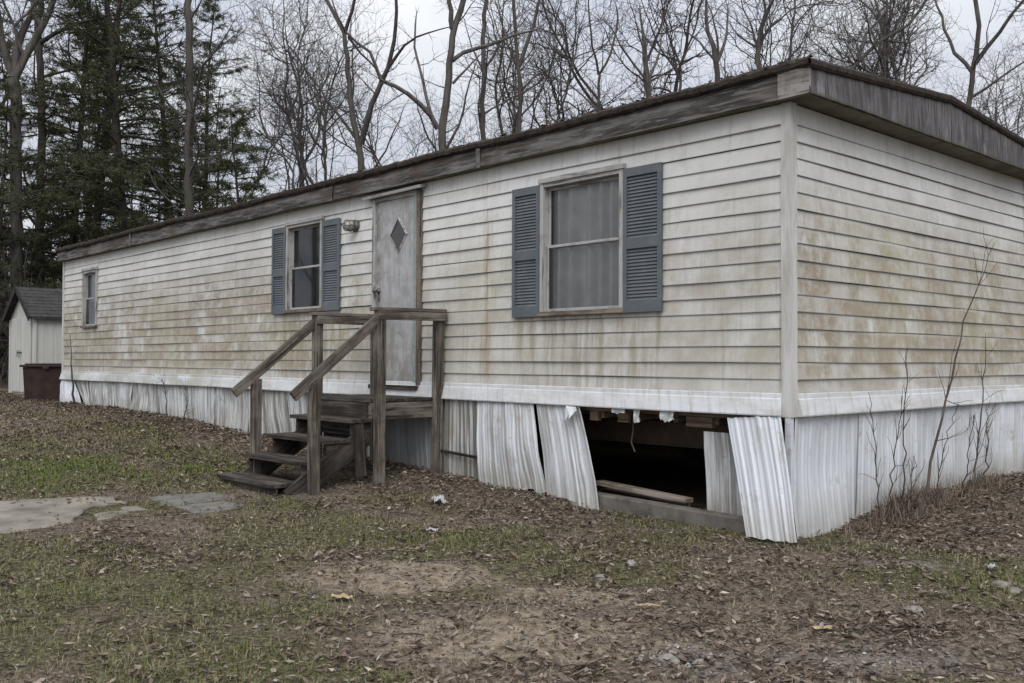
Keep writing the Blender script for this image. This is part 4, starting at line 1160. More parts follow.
def bare_tree(name, seed, H, r, fork=.45, maxl=4, up=.08, dens=1.0, tip=.0022):
    rng = np.random.default_rng(seed); root = bpy.data.objects.new(name, None); link(root)
    tb = (TB(), TB())
    nseg = 9; hf = H * fork; p = np.array([0, 0, -.3]); d = np.array([0, 0, 1.])
    P = [p]; D = [d]
    for i in range(nseg):
        d = unit(d + rng.normal(0, .045, 3)); d[2] = abs(d[2]); p = p + d * (hf + .3) / nseg; P.append(p); D.append(d)
    P = np.array(P); f = np.linspace(0, 1, nseg + 1); rad = r * (1 - .35 * f); rad[0] *= 1.35
    tb[0].add(P, rad, 10)
    side_children(rng, tb, P, D, rad * .6, H * .6, 0, maxl, up, dens * .55, tip, .35)
    fork_leaders(rng, tb, P[-1], D[-1], rad[-1], H - hf, maxl, up, dens, tip)
    tb[0].build('trunk', M['bark'], root); tb[1].build('crown', M['twig'], root)
    return root

def traced_tree(name, seed, limbs, x, y, z, label, maxl=4, dens=1.0, ext=2.5, tip=.0022):
    """limbs: (points as (sideways, height), start radius, end radius); depth is grown at random"""
    rng = np.random.default_rng(seed)
    root = empty(name, (x, y, z), math.radians(47.6), label, 'tree', 'bare trees behind the home')
    tb = (TB(), TB()); done = []
    for li, (pts, r0, r1) in enumerate(limbs):
        pts = np.array(pts, float)
        if li == 0:
            pts = np.vstack([[pts[0][0] - .1 * (pts[-1][0] - pts[0][0]) , -.3], pts]); w0 = 0.0
            wslope = 0.0
        else:
            a = pts[0]; best = min(done, key=lambda q: np.hypot(q[0] - a[0], q[2] - a[1])); w0 = best[1]; wslope = rng.uniform(-.55, .55)
        # resample
        seg = np.hypot(*np.diff(pts, axis=0).T); s = np.concatenate([[0], np.cumsum(seg)]); n = max(5, int(s[-1] / .35)); ss = np.linspace(0, s[-1], n + 1)
        sx = np.interp(ss, s, pts[:, 0]); sz = np.interp(ss, s, pts[:, 1])
        P = np.stack([sx + np.concatenate([[0], rng.normal(0, .02, n)]), w0 + wslope * ss + np.cumsum(np.concatenate([[0], rng.normal(0, .03, n)])), sz], -1)
        done += [tuple(q) for q in P]
        f = ss / s[-1]; rad = r0 * (1 - f) + r1 * f
        if li == 0: rad[0] *= 1.3
        tb[0 if (li == 0 or r0 > .1) else 1].add(P, rad, 9 if r0 > .1 else 6)
        D = [unit(v) for v in np.diff(P, axis=0)]; D = [D[0]] + D
        lead = r1 > .035
        side_children(rng, tb, P, D, rad * .55, s[-1] * (.55 if lead else .8), 1, maxl, .06, dens * (.55 if li == 0 else .8), tip, (.3 if dens > 1.4 else .42) if li == 0 else .2)
        grow(rng, tb, P[-1], D[-1], ext if lead else .8, r1 * .95, 1, maxl, .1, dens, tip)
    tb[0].build('trunk', M['bark'], root); tb[1].build('crown', M['twig'], root)
    return root

TRACED = [
('T1', -18.59, 9.1, 0.58, 'crooked bare tree with several leaning limbs behind the far half of the roof', [([(-0.5, 5.23), (-0.53, 5.97), (-0.57, 6.87), (-0.78, 7.69), (-0.91, 8.6), (-1.01, 9.99), (-1.45, 10.81), (-1.65, 11.3)], 0.19, 0.06), ([(-1.01, 9.99), (-0.67, 10.73), (-0.5, 11.31)], 0.07, 0.04), ([(-0.53, 6.87), (-0.17, 8.02), (0.32, 8.85), (0.53, 9.67), (0.61, 10.82), (0.64, 11.31)], 0.11, 0.04), ([(0.32, 8.85), (0.98, 9.46), (1.8, 9.59)], 0.06, 0.02), ([(-0.57, 6.87), (-1.23, 7.77), (-1.89, 8.67), (-2.3, 9.25)], 0.06, 0.02), ([(-0.91, 9.91), (-0.42, 9.34), (0.0, 8.93)], 0.05, 0.02)]),
('T2', -15.81, 9.18, 0.53, 'stout forked bare tree with one long arching low limb, rising behind the door', [([(-0.02, 4.8), (-0.02, 6.17), (0.01, 7.23), (0.16, 8.37), (0.23, 9.51), (0.46, 10.12), (0.61, 10.66)], 0.2, 0.09), ([(0.23, 9.51), (0.15, 10.12), (0.11, 10.58)], 0.09, 0.06), ([(-0.14, 6.85), (-0.44, 7.35), (-0.98, 7.76), (-1.59, 7.99), (-1.74, 8.6), (-2.35, 8.97), (-2.58, 9.43)], 0.09, 0.03), ([(0.23, 8.68), (0.61, 8.98), (1.07, 9.14), (1.83, 9.52), (2.28, 9.67)], 0.08, 0.03), ([(-0.28, 7.08), (-0.64, 8.37), (-0.87, 9.36), (-0.91, 10.12)], 0.06, 0.03), ([(0.24, 8.07), (0.62, 8.53), (1.07, 8.99)], 0.05, 0.015), ([(0.09, 6.32), (0.47, 6.93), (0.73, 7.92)], 0.05, 0.02)]),
('T3', -16.59, 11.29, 0.58, 'straight slim bare tree, first to the right of the stout forked one', [([(-0.05, 5.07), (-0.05, 6.88), (-0.06, 8.77), (0.02, 10.82), (0.04, 11.48)], 0.13, 0.07), ([(-0.02, 8.69), (-0.35, 9.59), (-0.56, 10.33)], 0.04, 0.015), ([(-0.01, 7.62), (0.72, 8.11), (1.3, 8.36)], 0.04, 0.015), ([(-0.02, 8.85), (0.47, 9.59), (1.04, 9.92)], 0.045, 0.015)]),
('T4', -16.64, 12.72, 0.61, 'slim bare tree parting into a high narrow fork behind the roof joint', [([(-0.03, 5.21), (-0.04, 7.34), (-0.05, 9.29), (-0.22, 10.49), (-0.22, 11.17), (-0.27, 11.76)], 0.13, 0.06), ([(-0.03, 9.34), (0.25, 10.15), (0.42, 10.66), (0.54, 11.17), (0.63, 11.68)], 0.08, 0.04), ([(0.0, 8.61), (0.47, 9.04), (0.98, 9.21)], 0.04, 0.015), ([(-0.05, 9.64), (-0.64, 10.14), (-0.82, 10.82)], 0.04, 0.015)]),
('T7', -20.27, 4.29, 0.53, 'tall pale-trunked bare tree standing among the pines behind the far end of the home', [([(0.01, 3.92), (0.01, 4.65), (0.0, 6.72), (-0.02, 8.54), (-0.04, 9.46), (-0.07, 10.37)], 0.17, 0.11), ([(0.01, 5.99), (0.31, 7.09), (0.79, 8.06), (1.4, 8.49)], 0.07, 0.02), ([(-0.03, 7.02), (-0.55, 7.51), (-0.85, 8.18)], 0.05, 0.02)]),
('T5', -25.49, 1.54, 0.63, 'thick oak-like bare tree splitting low into a wide fork above the shed', [([(0.03, 2.73), (-0.01, 7.08), (-0.04, 8.27), (-0.07, 8.59)], 0.22, 0.19), ([(-0.07, 8.59), (0.14, 9.24), (0.4, 9.66), (0.59, 10.09), (0.88, 10.73), (1.09, 11.53)], 0.15, 0.08), ([(-0.1, 8.65), (-0.29, 9.39), (-0.32, 10.03), (-0.29, 10.73), (-0.35, 11.79)], 0.14, 0.08), ([(0.59, 10.14), (0.4, 10.46), (0.35, 10.73), (0.24, 11.53)], 0.12, 0.07), ([(0.14, 9.29), (0.0, 9.66), (-0.05, 10.04)], 0.08, 0.05), ([(-0.05, 10.04), (0.29, 10.46), (0.4, 10.73)], 0.06, 0.03)]),
('T6', -27.12, 2.73, 0.65, 'tall bare tree with a level side branch, just beside the wide forked one', [([(0.02, 2.86), (0.0, 7.54), (-0.06, 9.16), (-0.15, 10.31), (-0.1, 11.17), (-0.04, 12.31)], 0.19, 0.11), ([(-0.12, 10.19), (0.6, 10.4), (1.51, 10.51), (2.43, 10.46)], 0.09, 0.03), ([(-0.03, 9.16), (0.66, 9.45), (1.34, 9.8)], 0.06, 0.02)]),
('T9', -6.06, 18.37, 0.44, 'bare tree with upswept limbs showing above the gable end', [([(-0.13, 5.84), (-0.02, 7.43), (0.04, 8.04), (0.16, 9.15), (0.1, 9.88), (0.03, 10.62)], 0.14, 0.06), ([(0.04, 8.04), (-0.33, 8.66), (-0.45, 9.51), (-0.58, 10.37)], 0.07, 0.03), ([(0.1, 8.29), (0.65, 9.15), (1.02, 9.89), (1.26, 10.38)], 0.08, 0.03), ([(-0.02, 7.43), (0.53, 7.8), (1.19, 8.29)], 0.05, 0.02)]),
('T10', -11.17, 21.67, 0.71, 'slanting bare tree leaning across the sky just behind the roof peak', [([(-1.1, 6.79), (-0.34, 9.09), (0.42, 10.01), (1.03, 10.55), (1.95, 11.09), (2.41, 11.86)], 0.15, 0.05), ([(0.27, 9.89), (0.72, 10.93), (1.33, 11.55), (1.94, 12.32)], 0.08, 0.03), ([(1.03, 10.55), (1.8, 10.55), (2.56, 11.25)], 0.06, 0.02)]),
('T11', -13.9, 18.68, 0.7, 'bare tree with reddish short trunk fanning out above the big window', [([(-0.04, 6.79), (-0.05, 9.4), (-0.07, 9.93)], 0.13, 0.11), ([(-0.07, 9.93), (-0.52, 10.47), (-1.05, 10.93)], 0.06, 0.02), ([(-0.07, 9.93), (0.33, 10.78), (0.48, 11.85)], 0.08, 0.03), ([(-0.07, 9.93), (-0.13, 10.93), (-0.44, 11.69)], 0.06, 0.02)]),
('T12', -16.06, 17.8, 0.7, 'bushy bare tree spreading in a round fan above the big window\'s nearer shutter', [([(0.01, 6.98), (0.03, 9.2), (0.0, 9.6)], 0.13, 0.11), ([(0.0, 9.6), (-0.75, 10.47), (-1.31, 11.26)], 0.06, 0.02), ([(0.0, 9.6), (0.44, 10.63), (0.59, 11.58)], 0.07, 0.02), ([(0.0, 9.6), (-0.2, 10.79), (-0.52, 11.73)], 0.06, 0.02), ([(0.0, 9.6), (0.92, 10.0), (1.39, 10.79)], 0.05, 0.02)]),
('T13', -16.53, 15.81, 0.67, 'thin bent bare tree over the big window\'s farther shutter', [([(0.25, 6.81), (0.09, 8.42), (0.09, 9.57), (0.47, 10.18), (0.69, 11.25)], 0.1, 0.04), ([(0.09, 9.57), (-0.23, 10.79), (-0.31, 11.86)], 0.05, 0.02), ([(0.09, 8.42), (-0.68, 9.26), (-1.29, 9.71)], 0.05, 0.02)]),
('T14', -12.4, 18.85, 0.69, 'short-trunked bare tree with three limbs beside the roof corner', [([(-0.14, 6.6), (-0.19, 9.49), (-0.19, 10.01)], 0.12, 0.1), ([(-0.19, 10.01), (-0.59, 10.3), (-0.89, 10.75)], 0.05, 0.02), ([(-0.19, 10.01), (0.15, 10.6), (0.88, 11.2)], 0.07, 0.02), ([(-0.19, 10.01), (-0.08, 10.9), (-0.23, 11.49)], 0.06, 0.03)]),
]
for k, (nm, x, y, z, lab, limbs) in enumerate(TRACED):
    far = nm in ('T10', 'T11', 'T12', 'T13', 'T14')
    traced_tree('bare_tree', 100 + k, [(p_, a_ * .8, b_ * .8) for p_, a_, b_ in limbs], x, y, gz(x, y, False), lab, 4, 1.45 if nm in ('T5', 'T6', 'T7') else (1.2 if far else 1.15), 3.0 if nm in ('T5', 'T6', 'T7') else 2.6)

# woodland trees: a few grown kinds, copied about
protos = [bare_tree('bare_tree', 200 + k, *a) for k, a in enumerate([(15, .14, .42), (17, .16, .38), (13, .10, .3), (16, .12, .55), (12, .09, .25), (18, .17, .46)])]
WOODS = []
wr = random.Random(5)
def lotpos(right, depth):
    return 3.883 + Fh.x * depth + Rr.x * right, -6.338 + Fh.y * depth + Rr.y * right
cand = []
for px, dep in [q for i_, q in enumerate([(-20, 34), (75, 38), (150, 40), (215, 36), (232, 44), (262, 33), (285, 46), (300, 38), (318, 31), (338, 44), (392, 36), (405, 46), (428, 40), (462, 35), (500, 42), (512, 50), (540, 36), (560, 44), (578, 34), (620, 38), (635, 48), (670, 36), (690, 42), (705, 52), (742, 38), (780, 36), (800, 46), (832, 40), (870, 44), (892, 36), (905, 48), (918, 30), (950, 38), (1000, 31), (1015, 40), (1040, 28), (1075, 34), (-60, 40), (1120, 38), (-110, 36)]) if i_ % 5 != 3]:
    cand.append(lotpos((px - 512) / 963 * dep, dep))
for k, (x, y) in enumerate(cand):
    p = protos[k % len(protos)]
    o = p if k < len(protos) else copy_tree(p)
    s = wr.uniform(.85, 1.15); o.location = (x, y, gz(x, y, False)); o.rotation_euler = (0, 0, wr.uniform(0, 6.28)); o.scale = (s, s, s)
    tag(o, 'bare grey tree deep in the winter woods beyond the home', 'tree', 'bare trees deep in the woods')

# woods on the other side of the yard
for k, (x, y) in enumerate([(-27, -12), (-23, -15.5), (-30, -15), (-20, -17), (-25, -19), (-16, -20), (-33, -11), (-11, -22)]):
    o = copy_tree(protos[k % len(protos)]); o.location = (x, y, gz(x, y, False)); o.rotation_euler = (0, 0, k * 1.1)
    tag(o, 'bare grey tree across the yard, mirrored in the window panes', 'tree', 'bare trees across the yard')
# evergreens
def pine(name, seed, H, r, zlow, spread, dens=1.0, shape=1.0):
    rng = np.random.default_rng(seed); root = bpy.data.objects.new(name, None); link(root)
    tb = (TB(), TB()); p = np.array([0, 0, -.3]); d = np.array([0, 0, 1.]); P = [p]
    n = 14
    for i in range(n):
        d = unit(d + rng.normal(0, .02, 3)); p = p + d * (H + .3) / n; P.append(p)
    P = np.array(P); f = np.linspace(0, 1, n + 1); rad = r * (1 - f) ** .9 + .01
    tb[0].add(P, rad, 9)
    NV = []; tuft_o = []; tuft_d = []
    z = zlow
    while z < H - .15:
        t = z / H
        for b in range(rng.integers(1, 4)):
            L = spread * ((1 - t) ** shape * 1.0 + .06) * rng.uniform(.4, 1.15) * (1 if t > .2 else .8)
            az_ = rng.uniform(0, 6.283); q = np.array([np.interp(z, P[:, 2], P[:, 0]), np.interp(z, P[:, 2], P[:, 1]), z + rng.normal(0, .08)])
            d = unit(np.array([math.cos(az_), math.sin(az_), .6 * t + rng.normal(.02, .1)]))
            m = max(4, int(L / .3)); pts = [q]
            for i in range(m):
                d = unit(d + rng.normal(0, .09, 3) + np.array([0, 0, (-.09 if i < m * .55 else .1) * (1 - t * .7)])); q = q + d * L / m; pts.append(q)
            pts = np.array(pts); tb[1].add(pts, np.linspace(.012 + L * .008, .004, m + 1), 4)
            # side sprays
            for i in range(1, m + 1):
                if i < m * .25 and rng.random() < .7: continue
                for sd_ in (-1, 1):
                    for rep in range(2):
                        if rng.random() > (.62 - .28 * t) * dens: continue
                        bd = unit(np.cross(d, [0, 0, 1]) * sd_ + (pts[i] - pts[i - 1]) / (np.linalg.norm(pts[i] - pts[i - 1]) + 1e-6) * rng.uniform(.4, 1.1) + rng.normal(0, .2, 3))
                        sl = rng.uniform(.25, .6) * min(1, .4 + L / 3); base = pts[i] + (pts[i - 1] - pts[i]) * rng.random()
                        tip_ = base + bd * sl + np.array([0, 0, -.05])
                        tb[1].add(np.array([base, (base + tip_) / 2 + [0, 0, .02], tip_]), np.array([.006, .005, .003]), 3)
                        for s_ in (.35, .6, .8, 1.0):
                            tuft_o.append(base + (tip_ - base) * s_); tuft_d.append(bd)
        z += rng.uniform(.08, .22) * (1 + .8 * t)
    O = np.array(tuft_o); D = np.array(tuft_d); k = 9
    O = np.repeat(O, k, 0); D = np.repeat(D, k, 0); N = len(O)
    nd = D * .6 + rng.normal(0, .55, (N, 3)); nd /= np.linalg.norm(nd, axis=1)[:, None]
    ln = rng.uniform(.10, .2, N)[:, None]; sd = np.cross(nd, rng.normal(0, 1, (N, 3))); sd /= np.linalg.norm(sd, axis=1)[:, None] + 1e-6
    wd = .009
    A = O - sd * wd; B = O + sd * wd; C2 = O + nd * ln + sd * wd * .3; D2 = O + nd * ln - sd * wd * .3
    V = np.stack([A, B, C2, D2], 1).reshape(-1, 3); Fc = np.arange(4 * N).reshape(-1, 4)
    rv = np.clip(np.repeat(rng.normal(.42, .17, N // k), k) + rng.normal(0, .12, N), 0, 1)
    tb[0].build('trunk', M['pinebark'], root)
    br = tb[1].build('limb', M['pinebark'], root); br['kind'] = 'stuff'
    np_mesh('crown', V, Fc, M['needles'], root, {'rnd': ('FLOAT', np.repeat(rv, 4))})
    return root
pA = pine('pine_tree', 301, 17.5, .17, 2.2, 5.0, 1.0, .75)
pB = pine('pine_tree', 302, 14.0, .16, .8, 4.8, 1.15, .7)
pC = pine('pine_tree', 303, 7.9, .08, 1.2, 1.9, .9, .6)
PINES = [(pA, -24.3, 4.29, .3, 1.0, 'tall dark-trunked pine nearest the home, its branches over the shed roof'),
         (pB, -26.67, 3.4, 1.2, 1.0, 'dense pine between the two thick bare trunks and the tall dark pine'),
         (pC, -20.3, 6.2, 0, .98, 'small young pine poking up over the far half of the roof'),
         (None, -29.6, 1.2, 2.1, 1.05, 'dark pine at the outer edge of the woods behind the shed door'),
         (None, -26.65, 6.4, 3.0, 1.0, 'pine half hidden behind the pale-trunked bare tree'),
         (None, -31.2, 5.7, 4.4, 1.12, 'pine farther back, behind the dense one'),
         (None, -28.2, 8.4, 5.2, .8, 'shorter pine at the back, beyond the small young pine'),
         (None, -25.4, 1.0, 1.4, .62, 'half-grown broad pine right behind the shed, in front of the thick bare trunks'),
         (None, -23.9, 5.6, 2.4, .5, 'young broad pine just behind the far roof end')]
srcs = [pA, pB, pC, pB, pB, pA, pA, pB, pB]
for k, (o, x, y, rz, s, lab) in enumerate(PINES):
    if o is None: o = copy_tree(srcs[k])
    o.location = (x, y, gz(x, y, False)); o.rotation_euler = (0, 0, rz); o.scale = (s, s, s)
    tag(o, lab, 'pine tree', 'pines at the edge of the woods')
# low evergreen scrub in front of the pines
shr = []
for k, (x, y, s, lab) in enumerate([(-25.2, 2.6, .55, 'low evergreen bush behind the shed roof'), (-23.6, 4.6, .5, 'low evergreen bush between shed roof and home'), (-27.8, -.4, .6, 'evergreen bush beside the open side of the shed'), (-24.6, 6.4, .62, 'evergreen bush just showing above the far roof end')]):
    o = copy_tree(pC); o.name = 'evergreen_bush'; o.location = (x, y, gz(x, y, False) - .9 * s); o.rotation_euler = (0, 0, k * 1.7); o.scale = (s * 1.5, s * 1.5, s * 1.1)
    tag(o, lab, 'bush', 'evergreen bushes behind the shed')

# the far wood and the thicket: one mass
rng = np.random.default_rng(77); tb = (TB(), TB())
for k in range(110):
    ang = rng.uniform(-.72, .72); dep = rng.uniform(42, 70); x, y = lotpos(dep * math.tan(ang) , dep)
    if -17 < x < .5 and 0 < y < 5: continue
    z = gz(x, y, False); Hh = rng.uniform(8, 15); r = rng.uniform(.05, .16)
    m = 6; P = np.array([[x, y, z - .2]] + [[x + rng.normal(0, .12) * i / 2, y + rng.normal(0, .12) * i / 2, z + Hh * i / m] for i in range(1, m + 1)])
    tb[1].add(P, np.linspace(r, .015, m + 1), 5)
    for b in range(16):
        i = rng.uniform(.25, .98) * m; j = int(i); q = P[j] + (P[min(j + 1, m)] - P[j]) * (i - j); L = rng.uniform(1.0, 2.8) * (1.1 - i / m * .6); a = rng.uniform(0, 6.28)
        d = unit(np.array([math.cos(a), math.sin(a), rng.uniform(.5, 1.3)])); pts = [q]
        for s_ in range(4):
            d = unit(d + rng.normal(0, .2, 3)); q = q + d * L / 4; pts.append(q)
        pts = np.array(pts); tb[1].add(pts, np.linspace(.022, .006, 5), 3)
        for c in range(5):
            qi = rng.integers(1, 5); dd = unit(d + rng.normal(0, .6, 3)); l2 = L * rng.uniform(.25, .5)
            tb[1].add(np.array([pts[qi], pts[qi] + dd * l2 * .5, pts[qi] + unit(dd + rng.normal(0, .3, 3)) * l2]), np.array([.011, .008, .005]), 3)
tag(tb[1].build('woods', M['twig'], None), 'far wood of thin bare trunks closing the view behind everything', kind='stuff')
tb = (TB(), TB())
for k in range(700):
    ang = rng.uniform(-.62, .62); dep = rng.uniform(23, 42)
    if k < 300: ang = rng.uniform(-.62, -.35); dep = rng.uniform(24, 36)
    x, y = lotpos(dep * math.tan(ang), dep)
    if -21.5 < x < .8 and -1 < y < 6.5: continue
    z = gz(x, y, False); Hh = rng.uniform(1.0, 4.5)
    for s_ in range(3):
        d = unit(np.array([rng.normal(0, .25), rng.normal(0, .25), 1])); q = np.array([x + rng.normal(0, .1), y + rng.normal(0, .1), z - .05]); pts = [q]
        for i in range(5):
            d = unit(d + rng.normal(0, .13, 3)); q = q + d * Hh / 5 * rng.uniform(.7, 1.1); pts.append(q)
        pts = np.array(pts); tb[1].add(pts, np.linspace(.016, .004, 6), 3)
        for c in range(7):
            i = rng.integers(1, 5); dd = unit(d + rng.normal(0, .7, 3)); l2 = Hh * rng.uniform(.12, .3)
            tb[1].add(np.array([pts[i], pts[i] + dd * l2 * .5, pts[i] + unit(dd + np.array([0, 0, .3])) * l2]), np.array([.007, .005, .003]), 3)
tag(tb[1].build('undergrowth', M['twig'], None), 'tangled bare brush at the edge of the woods', kind='stuff')

# saplings and dead weeds by the walls
def sapling(name, base, pts, r, seed, label, cat, nbr=10, blen=.5, maxl=3, group=None, mat='stem', up=.1):
    rng = np.random.default_rng(seed); root = empty(name, base, 0, label, cat, group)
    tb = (TB(), TB()); P0 = np.array(pts, float)
    s = np.concatenate([[0], np.cumsum(np.linalg.norm(np.diff(P0, axis=0), axis=1))]); n = 14; ss = np.linspace(0, s[-1], n + 1)
    P = np.stack([np.interp(ss, s, P0[:, i]) for i in range(3)], -1) + np.vstack([[0, 0, 0], rng.normal(0, .008, (n, 3))])
    f = ss / s[-1]; tb[0].add(P, r * (1 - f) + .0022, 7)
    for b in range(nbr):
        i = rng.integers(3, n); d = unit(P[i] - P[i - 1]); a = rng.normal(0, 1, 3); a[0] = abs(a[0]) * .3
        d = unit(d + unit(a) * rng.uniform(.5, 1.0)); grow(rng, tb, P[i], d, blen * rng.uniform(.5, 1.2) * (1.1 - f[i] * .5), max(r * .35 * (1 - f[i]), .0016), 2, maxl, up, .8, .0012)
    tb[0].build('stem', M[mat], root)
    if tb[1].V: tb[1].build('crown', M[mat], root)
    return root
def place(x, y): return (x, y, gz(x, y))
sapling('sapling', place(.28, 1.57), [(0, 0, -.05), (-.02, .2, .33), (-.02, .39, .65), (-.03, .58, .95), (-.03, .83, 1.38), (-.03, 1.16, 1.85), (-.03, 1.6, 2.3)], .0115, 1, 'tallest leaning brown sapling growing before the end wall', 'sapling', 9, .6, 3)
sapling('sapling', place(.25, 2.65), [(0, 0, -.05), (.0, .1, .4), (.0, .24, .9), (.0, .28, 1.4)], .008, 2, 'thin sapling standing nearest the far end of the end wall', 'sapling', 10, .4, 3)
sapling('sapling', place(.25, 2.88), [(0, 0, -.05), (.0, .06, .35), (.0, .1, .75)], .007, 3, 'short forked twiggy sapling just past the thin one', 'sapling', 8, .4, 3)
WD = [(.27, .84, 1.0, .0042), (.26, 1.0, .95, .0045), (.28, 1.2, 1.3, .0045), (.40, 1.06, .5, .0035), (.25, 1.85, .8, .0035), (.28, 2.35, .7, .0035)]
WL = ['dead weed stalk nearest the home corner on the end wall', 'dead weed stalk second from the home corner, upright', 'tallest dead weed stalk of the clump by the leaning sapling', 'short dead weed stalk out in front of the clump', 'dead weed stalk just past the leaning sapling', 'dead weed stalk close to the thin saplings']
for k, (x, y, hh_, r) in enumerate(WD):
    a, b = random.uniform(-.12, .2), random.uniform(-.18, .18)
    sapling('dead_weed', place(x, y), [(0, 0, -.03), (a * .4, b * .4, hh_ * .5), (a, b, hh_)], r, 20 + k, WL[k], 'weed', 9, .26, 3, 'dead weeds before the end wall')
sapling('dead_vine', place(-10.9, -.14), [(0, 0, -.03), (-.1, .02, .3), (-.28, .03, .6)], .008, 41, 'dead branching vine against the skirting left of the steps', 'vine', 12, .4, 3, 'dead vines on the long skirting')
sapling('dead_vine', place(-10.3, -.14), [(0, 0, -.03), (.06, .02, .25), (.02, .03, .5)], .007, 42, 'smaller dead vine on the skirting, closer to the steps', 'vine', 12, .35, 3, 'dead vines on the long skirting')
sapling('dead_vine', place(-15.15, -.16), [(0, 0, -.03), (-.2, .02, .6), (-.45, .06, 1.35)], .022, 43, 'dark stem leaning on the wall under the narrow far window', 'vine', 3, .3, 3)

# ------------------------------------------------------------------ ground litter and grass
def free(x, y):
    m = ~((x < .02) & (x > -16.35) & (y > -.03) & (y < W_ + .05)) | ((x > -2.3) & (x < -.5) & (y > 0) & (y < .9))
    m &= ~((x > -21.1) & (x < -19.05) & (y > .1) & (y < 3))
    return m
SLABS = [[(-7.4, -5.6), (-5.42, -3.9), (-5.2, -3.35), (-5.02, -3.12), (-4.72, -3.12), (-4.3, -3.5), (-4.2, -3.75), (-4.1, -4.06), (-4.2, -4.5), (-5.6, -6.4)], [(-4.92, -2.82), (-4.78, -2.27), (-4.36, -2.22), (-4.40, -2.82)], [(-4.31, -2.82), (-4.25, -2.31), (-3.86, -2.36), (-3.88, -2.82)], [(-4.62, -3.06), (-4.33, -3.04), (-4.2, -3.3), (-4.22, -3.5), (-4.62, -3.3)]]
def in_poly(x, y, poly):
    r = np.zeros(len(x), bool); n = len(poly)
    for i in range(n):
        (x1, y1), (x2, y2) = poly[i], poly[(i + 1) % n]
        c = ((y1 > y) != (y2 > y)) & (x < (x2 - x1) * (y - y1) / ((y2 - y1) if y2 != y1 else 1e-9) + x1); r ^= c
    return r
def sample(rng, n, r0=2.6, r1=26, pw=.35):
    r = (rng.random(n) * (r1 ** (1 + pw) - r0 ** (1 + pw)) + r0 ** (1 + pw)) ** (1 / (1 + pw))
    a = rng.uniform(-.62, .62, n); x = 3.883 + r * (Fh.x * np.cos(a) + Rr.x * np.sin(a)); y = -6.338 + r * (Fh.y * np.cos(a) + Rr.y * np.sin(a))
    k = free(x, y); return x[k], y[k], r[k]
def leaves(name, rng, n, dens_fn, size, label, zoff=.006):
    x, y, r = sample(rng, n); k = rng.random(len(x)) < dens_fn(x, y); x, y, r = x[k], y[k], r[k]; N = len(x)
    z = ground_z(x, y) + zoff
    s = (size[0] + (size[1] - size[0]) * rng.beta(1.3, 2.2, N)) * np.where(r > 10, 1.25, 1.0); az_ = rng.uniform(0, 6.283, N); wd = s * rng.uniform(.28, .55, N)
    curl = rng.uniform(-.1, .6, N) * s; tz = rng.normal(0, .5, N); ty = rng.normal(0, .5, N)
    ux, uy = np.cos(az_), np.sin(az_); vx, vy = -uy, ux
    def pt(a, b, h): # a along, b across (fractions)
        return np.stack([x + ux * s * a + vx * wd * b, y + uy * s * a + vy * wd * b, z + h + s * a * tz * .5 + wd * b * ty * .5 + .35 * s * (np.abs(tz) + np.abs(ty)) * .5], -1)
    c = curl
    V = np.stack([pt(-.5, 0, c * .25), pt(-.1, -.5, c * .5), pt(-.1, .5, c * .5), pt(.05, 0, 0 * c), pt(.5, 0, c * .6)], 1)
    b = (np.arange(N) * 5)[:, None]
    F1 = np.concatenate([b + np.array([[0, 1, 3, 2]]), b + np.array([[2, 3, 1, 4]])], 0)
    F1 = np.concatenate([b + np.array([[0, 1, 3]]), b + np.array([[0, 3, 2]]), b + np.array([[1, 4, 3]]), b + np.array([[3, 4, 2]])], 0)
    rv = np.clip(rng.beta(2, 2.6, N), 0, 1)
    o = np_mesh(name, V.reshape(-1, 3), F1, M['leaf'], None, {'rnd': ('FLOAT', np.repeat(rv, 5))})
    return tag(o, label, kind='stuff')
def blades(name, rng, n, dens_fn, hgt, mat, label, lay=.5, pw=.2, r1=24):
    x, y, r = sample(rng, n, 2.6, r1, pw); k = (rng.random(len(x)) < dens_fn(x, y))
    pf = fbm(x * 7, y * 7, 207, 3)
    for sl in SLABS: k &= ~(in_poly(x, y, sl) & (pf < .60))
    x, y, r = x[k], y[k], r[k]; N = len(x); z = ground_z(x, y) - .003
    h_ = rng.uniform(hgt[0], hgt[1], N) * (.35 + 1.3 * fbm(x * 5, y * 5, 91, 3)); w_ = rng.uniform(.0022, .0045, N) * np.clip(r / 7, .8, 2.6)
    az_ = rng.uniform(0, 6.283, N); ln = rng.uniform(.15, 1.0, N) * lay * 2
    dx_, dy_ = np.cos(az_) * ln, np.sin(az_) * ln; sx_, sy_ = -np.sin(az_) * w_, np.cos(az_) * w_
    nrm = 1 / np.sqrt(1 + ln ** 2)
    P0 = np.stack([x, y, z], -1); S = np.stack([sx_, sy_, 0 * sx_], -1)
    P1 = P0 + np.stack([dx_ * .35, dy_ * .35, np.ones(N) * .62], -1) * (h_ * nrm)[:, None]
    P2 = P0 + np.stack([dx_ * 1.0, dy_ * 1.0, np.ones(N) * .92], -1) * (h_ * nrm)[:, None]
    V = np.stack([P0 - S, P0 + S, P1 + S * .8, P1 - S * .8, P2 + S * .15, P2 - S * .15], 1); b = (np.arange(N) * 6)[:, None]
    Fb = np.concatenate([b + np.array([[0, 1, 2, 3]]), b + np.array([[3, 2, 4, 5]])], 0)
    gl = cover(x, y)[0]; rv = np.clip((.82 - .38 * gl - .42 * rot_ell(x, y, -6.5, -2.6, 1.6, 1.1) if mat == 'grass' else .4) + .5 * (fbm(x * 1.6, y * 1.6, 95, 3) - .5) + rng.normal(0, .17, N), 0, 1)
    o = np_mesh(name, V.reshape(-1, 3), Fb, M[mat], None, {'rnd': ('FLOAT', np.repeat(rv, 6))})
    return tag(o, label, kind='stuff')
